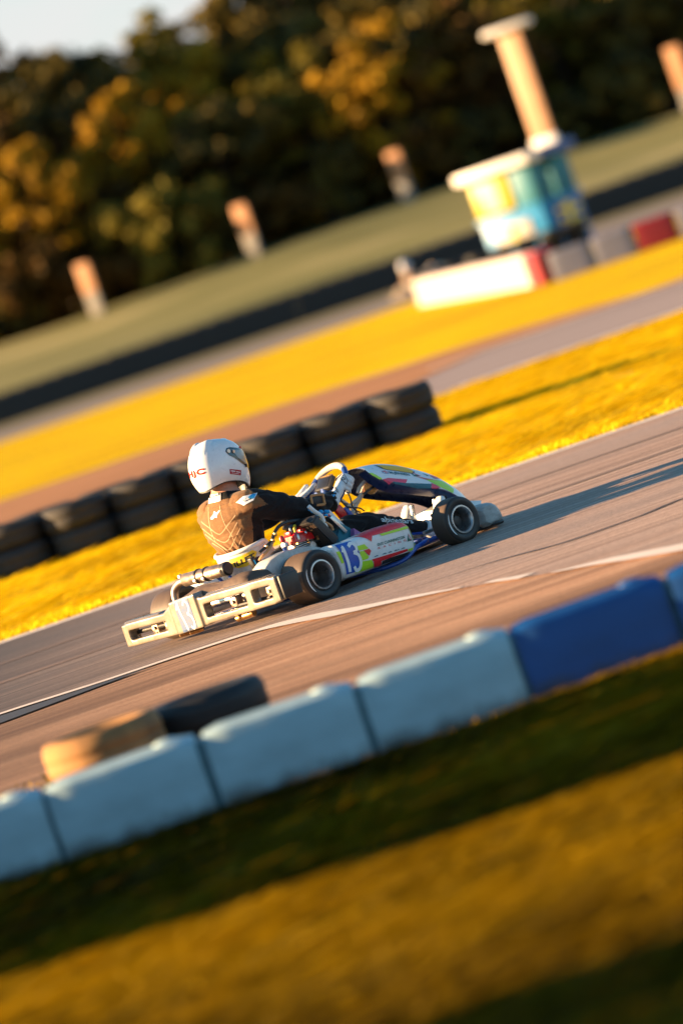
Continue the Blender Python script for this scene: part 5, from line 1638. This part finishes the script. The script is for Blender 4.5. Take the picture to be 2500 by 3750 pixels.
sticker('stone_chips', chips, hr, htree, [plain('chip_grey', (.22, .22, .22), .7)], helm)
def top_ray(x, y): return Vector((x, y, .4)), Vector((0, 0, -1))
def vent(x0, x1, y, w, hgt, mat, name):
    mb = MB(); rr_ = []
    for k in range(7):
        t = k / 6
        x = x0 + (x1 - x0) * t
        h = hgt * math.sin(PI * (.12 + .80 * t)) ** .8
        rw = w * (.55 + .45 * math.sin(PI * min(1, t + .25)))
        ring = []
        for q in range(9):
            yy = y + rw * (-1 + 2 * q / 8)
            hh = htree[0].ray_cast(*top_ray(x, yy))
            bz = hh[0].z if hh[0] else 0
            ring.append((x, yy, bz - .002 + h * max(0, 1 - ((yy - y) / rw) ** 2) ** .6))
        rr_.append(ring)
    mb.loft(rr_, False, False)
    return mb.build(name, mat, helm, recalc=False)
vent(-.135, -.055, -.055, .030, .016, M['helmet_white'], 'rear_vent')
vent(-.135, -.055, .055, .030, .016, M['helmet_white'], 'rear_vent')
vent(.045, .105, 0, .035, .014, M['helmet_white'], 'front_vent')
mb = MB()
o_, d_ = helm_ray(-38, .082); h_ = htree[0].ray_cast(o_, d_)
mb.box(h_[0], (.03, .012, .018), rot=(0, 0, rad(-38 + 90)), bev=.004)
mb.build('red_visor_clip', M['red_paint'], helm)

# ---- gloved hands closed on the rim
def hand(s):
    P = wheel_pt(2 if s < 0 else 178)
    T_ = ST; Nn = SN; Ro = SL * s
    W = R_WR if s < 0 else L_WR
    mb = MB()
    kn = []
    for i in range(4):
        off = T_ * (-.030 + .023 * i)
        L = (.92, 1.05, 1.0, .82)[3 - i]
        k0 = P + off + Nn * .030 + Ro * .012
        k1 = P + off + Nn * .012 + Ro * .036 * L
        k2 = P + off - Nn * .016 + Ro * .036 * L
        k3 = P + off - Nn * .033 + Ro * .012
        k4 = P + off - Nn * .028 - Ro * .014
        mb.tube([W + (k0 - W) * .45 + T_ * (-.010 + .007 * i), k0, k1, k2, k3, k4], [.0150, .0138, .0120, .0112, .0105, .0095], 10, smooth=3)
        kn.append(k0)
    # palm block between wrist and knuckles
    a, b = (kn[0] + kn[1]) / 2, (kn[2] + kn[3]) / 2
    mb.tube([W, W + (a - W) * .55 - Nn * .006, a - Nn * .004], [.030, .028, .017], 12, smooth=4)
    mb.tube([W, W + (b - W) * .55 - Nn * .006, b - Nn * .004], [.030, .028, .017], 12, smooth=4)
    # thumb leaves the side of the palm and lies along the inside of the rim
    mb.tube([W + (b - W) * .35 - Ro * .012, P + T_ * .012 + Nn * .026 - Ro * .026, P + T_ * .045 + Nn * .012 - Ro * .028, P + T_ * .064 - Ro * .024 + Nn * .002], [.017, .0145, .0125, .0105], 10, smooth=4)
    # cuff
    c0 = W - (P - W).normalized() * .050 - T_ * .01
    mb.tube([c0, W - (P - W).normalized() * .02, W + (P - W).normalized() * .01], [.046, .043, .034], 16, smooth=3)
    g = molded(mb, 'glove', M['leather'], driver, .0038, 3, .5)
    return g
gr = hand(-1); gl = hand(1)
gt = [bvh_of(gr)]
sp = text_polys('sparco', .02)
def gp_ray(a, b): return P0 + E_1 * a + Vector((0, 0, b)) - VDIR * 1.2, VDIR
dshift(sticker('glove_lettering', [(bilinear(sp[0], SPARCO[2], SPARCO[3], SPARCO[0], SPARCO[1]), sp[1], 0, 0)], gp_ray, gt, [M['dark_ink']], driver, maxlen=.008))
ring_ = SHIELD[1:] + SHIELD[:1]
ss_ = text_polys('S', .0)
lines = []
cl_ = SHIELD + [SHIELD[0]]
for a, b in zip(cl_[:-1], cl_[1:]):
    lines.append((*strip_mesh([a, ((a[0] + b[0]) / 2, (a[1] + b[1]) / 2), b], .0028), 0, 0))
lines.append((bilinear(ss_[0], (.609, .042), (.630, .034), (.603, .070), (.624, .064)), ss_[1], 0, 0))
dshift(sticker('glove_emblem', lines, gp_ray, gt, [M['dark_ink']], driver, maxlen=.008))
dshift(gr); dshift(gl)
for s, W in ((-1, R_WR), (1, L_WR)):
    P = wheel_pt(2 if s < 0 else 178)
    d_ = (P - W).normalized()
    c0 = W - d_ * .052 - ST * .01
    dshift(MB().tube([c0 - d_ * .006, c0 + d_ * .004], .0475, 18).build('cuff_edge', M['dark_ink'], driver))
# blue flecks of print on the right sleeve end
bm_ = []
for k in range(9):
    a = .49 + .07 * r4.random(); b = -.03 + .06 * r4.random()
    s_ = r4.uniform(.003, .007)
    bm_.append(([(a - s_, b), (a, b - s_ * .7), (a + s_ * 1.4, b + s_ * .2), (a, b + s_)], [(0, 1, 2, 3)], 0, 0))
dshift(sticker('sleeve_print', bm_, gp_ray, dtree, [M['cyan_vinyl']], driver))
# ---- boots
def boot(s):
    y = .145 * s
    mb = MB()
    mb.tube([(1.245, y, .135), (1.285, y, .105), (1.315, y, .085)], [.046, .046, .040], 14, smooth=3)
    mb.tube([(1.315, y, .080), (1.365, y, .150), (1.41, y, .215), (1.435, y, .255)], [.040, .042, .040, .026], 14, smooth=4, flat=.72, flatdir=(1, 0, -.6))
    b = molded(mb, 'boot', M['leather'], driver, .006, 4, .5)
    dshift(b)
    sm = MB().tube([(1.345, y, .068), (1.392, y, .142), (1.435, y, .208), (1.458, y, .250)], [.034, .038, .038, .022], 14, smooth=4, flat=.35, flatdir=(1, 0, -.6)).build('sole', M['rubber'], b)
    dshift(sm)
    return b
boot(-1); boot(1)

# ================================================================ the kart ahead, half hidden by the white barrier
note_kids()
far = copy_tree(kart, None, ('rear_number', 'rear_number_panel', 'number', 'number_panel', 'lettering', 'name'))
far.location = Vector((3.80, 136, .008)); far.rotation_euler = (0, 0, rad(22))
tag(far, 'distant racing kart passing behind the sunlit white barrier near the hut', 'kart')
fd_ = copy_tree(driver, None, ())
fd_.location = far.location + Matrix.Rotation(rad(22), 3, 'Z') @ PO; fd_.rotation_euler = (0, 0, rad(22))
tag(fd_, 'distant person in a pale helmet driving the kart behind the white barrier', 'person')
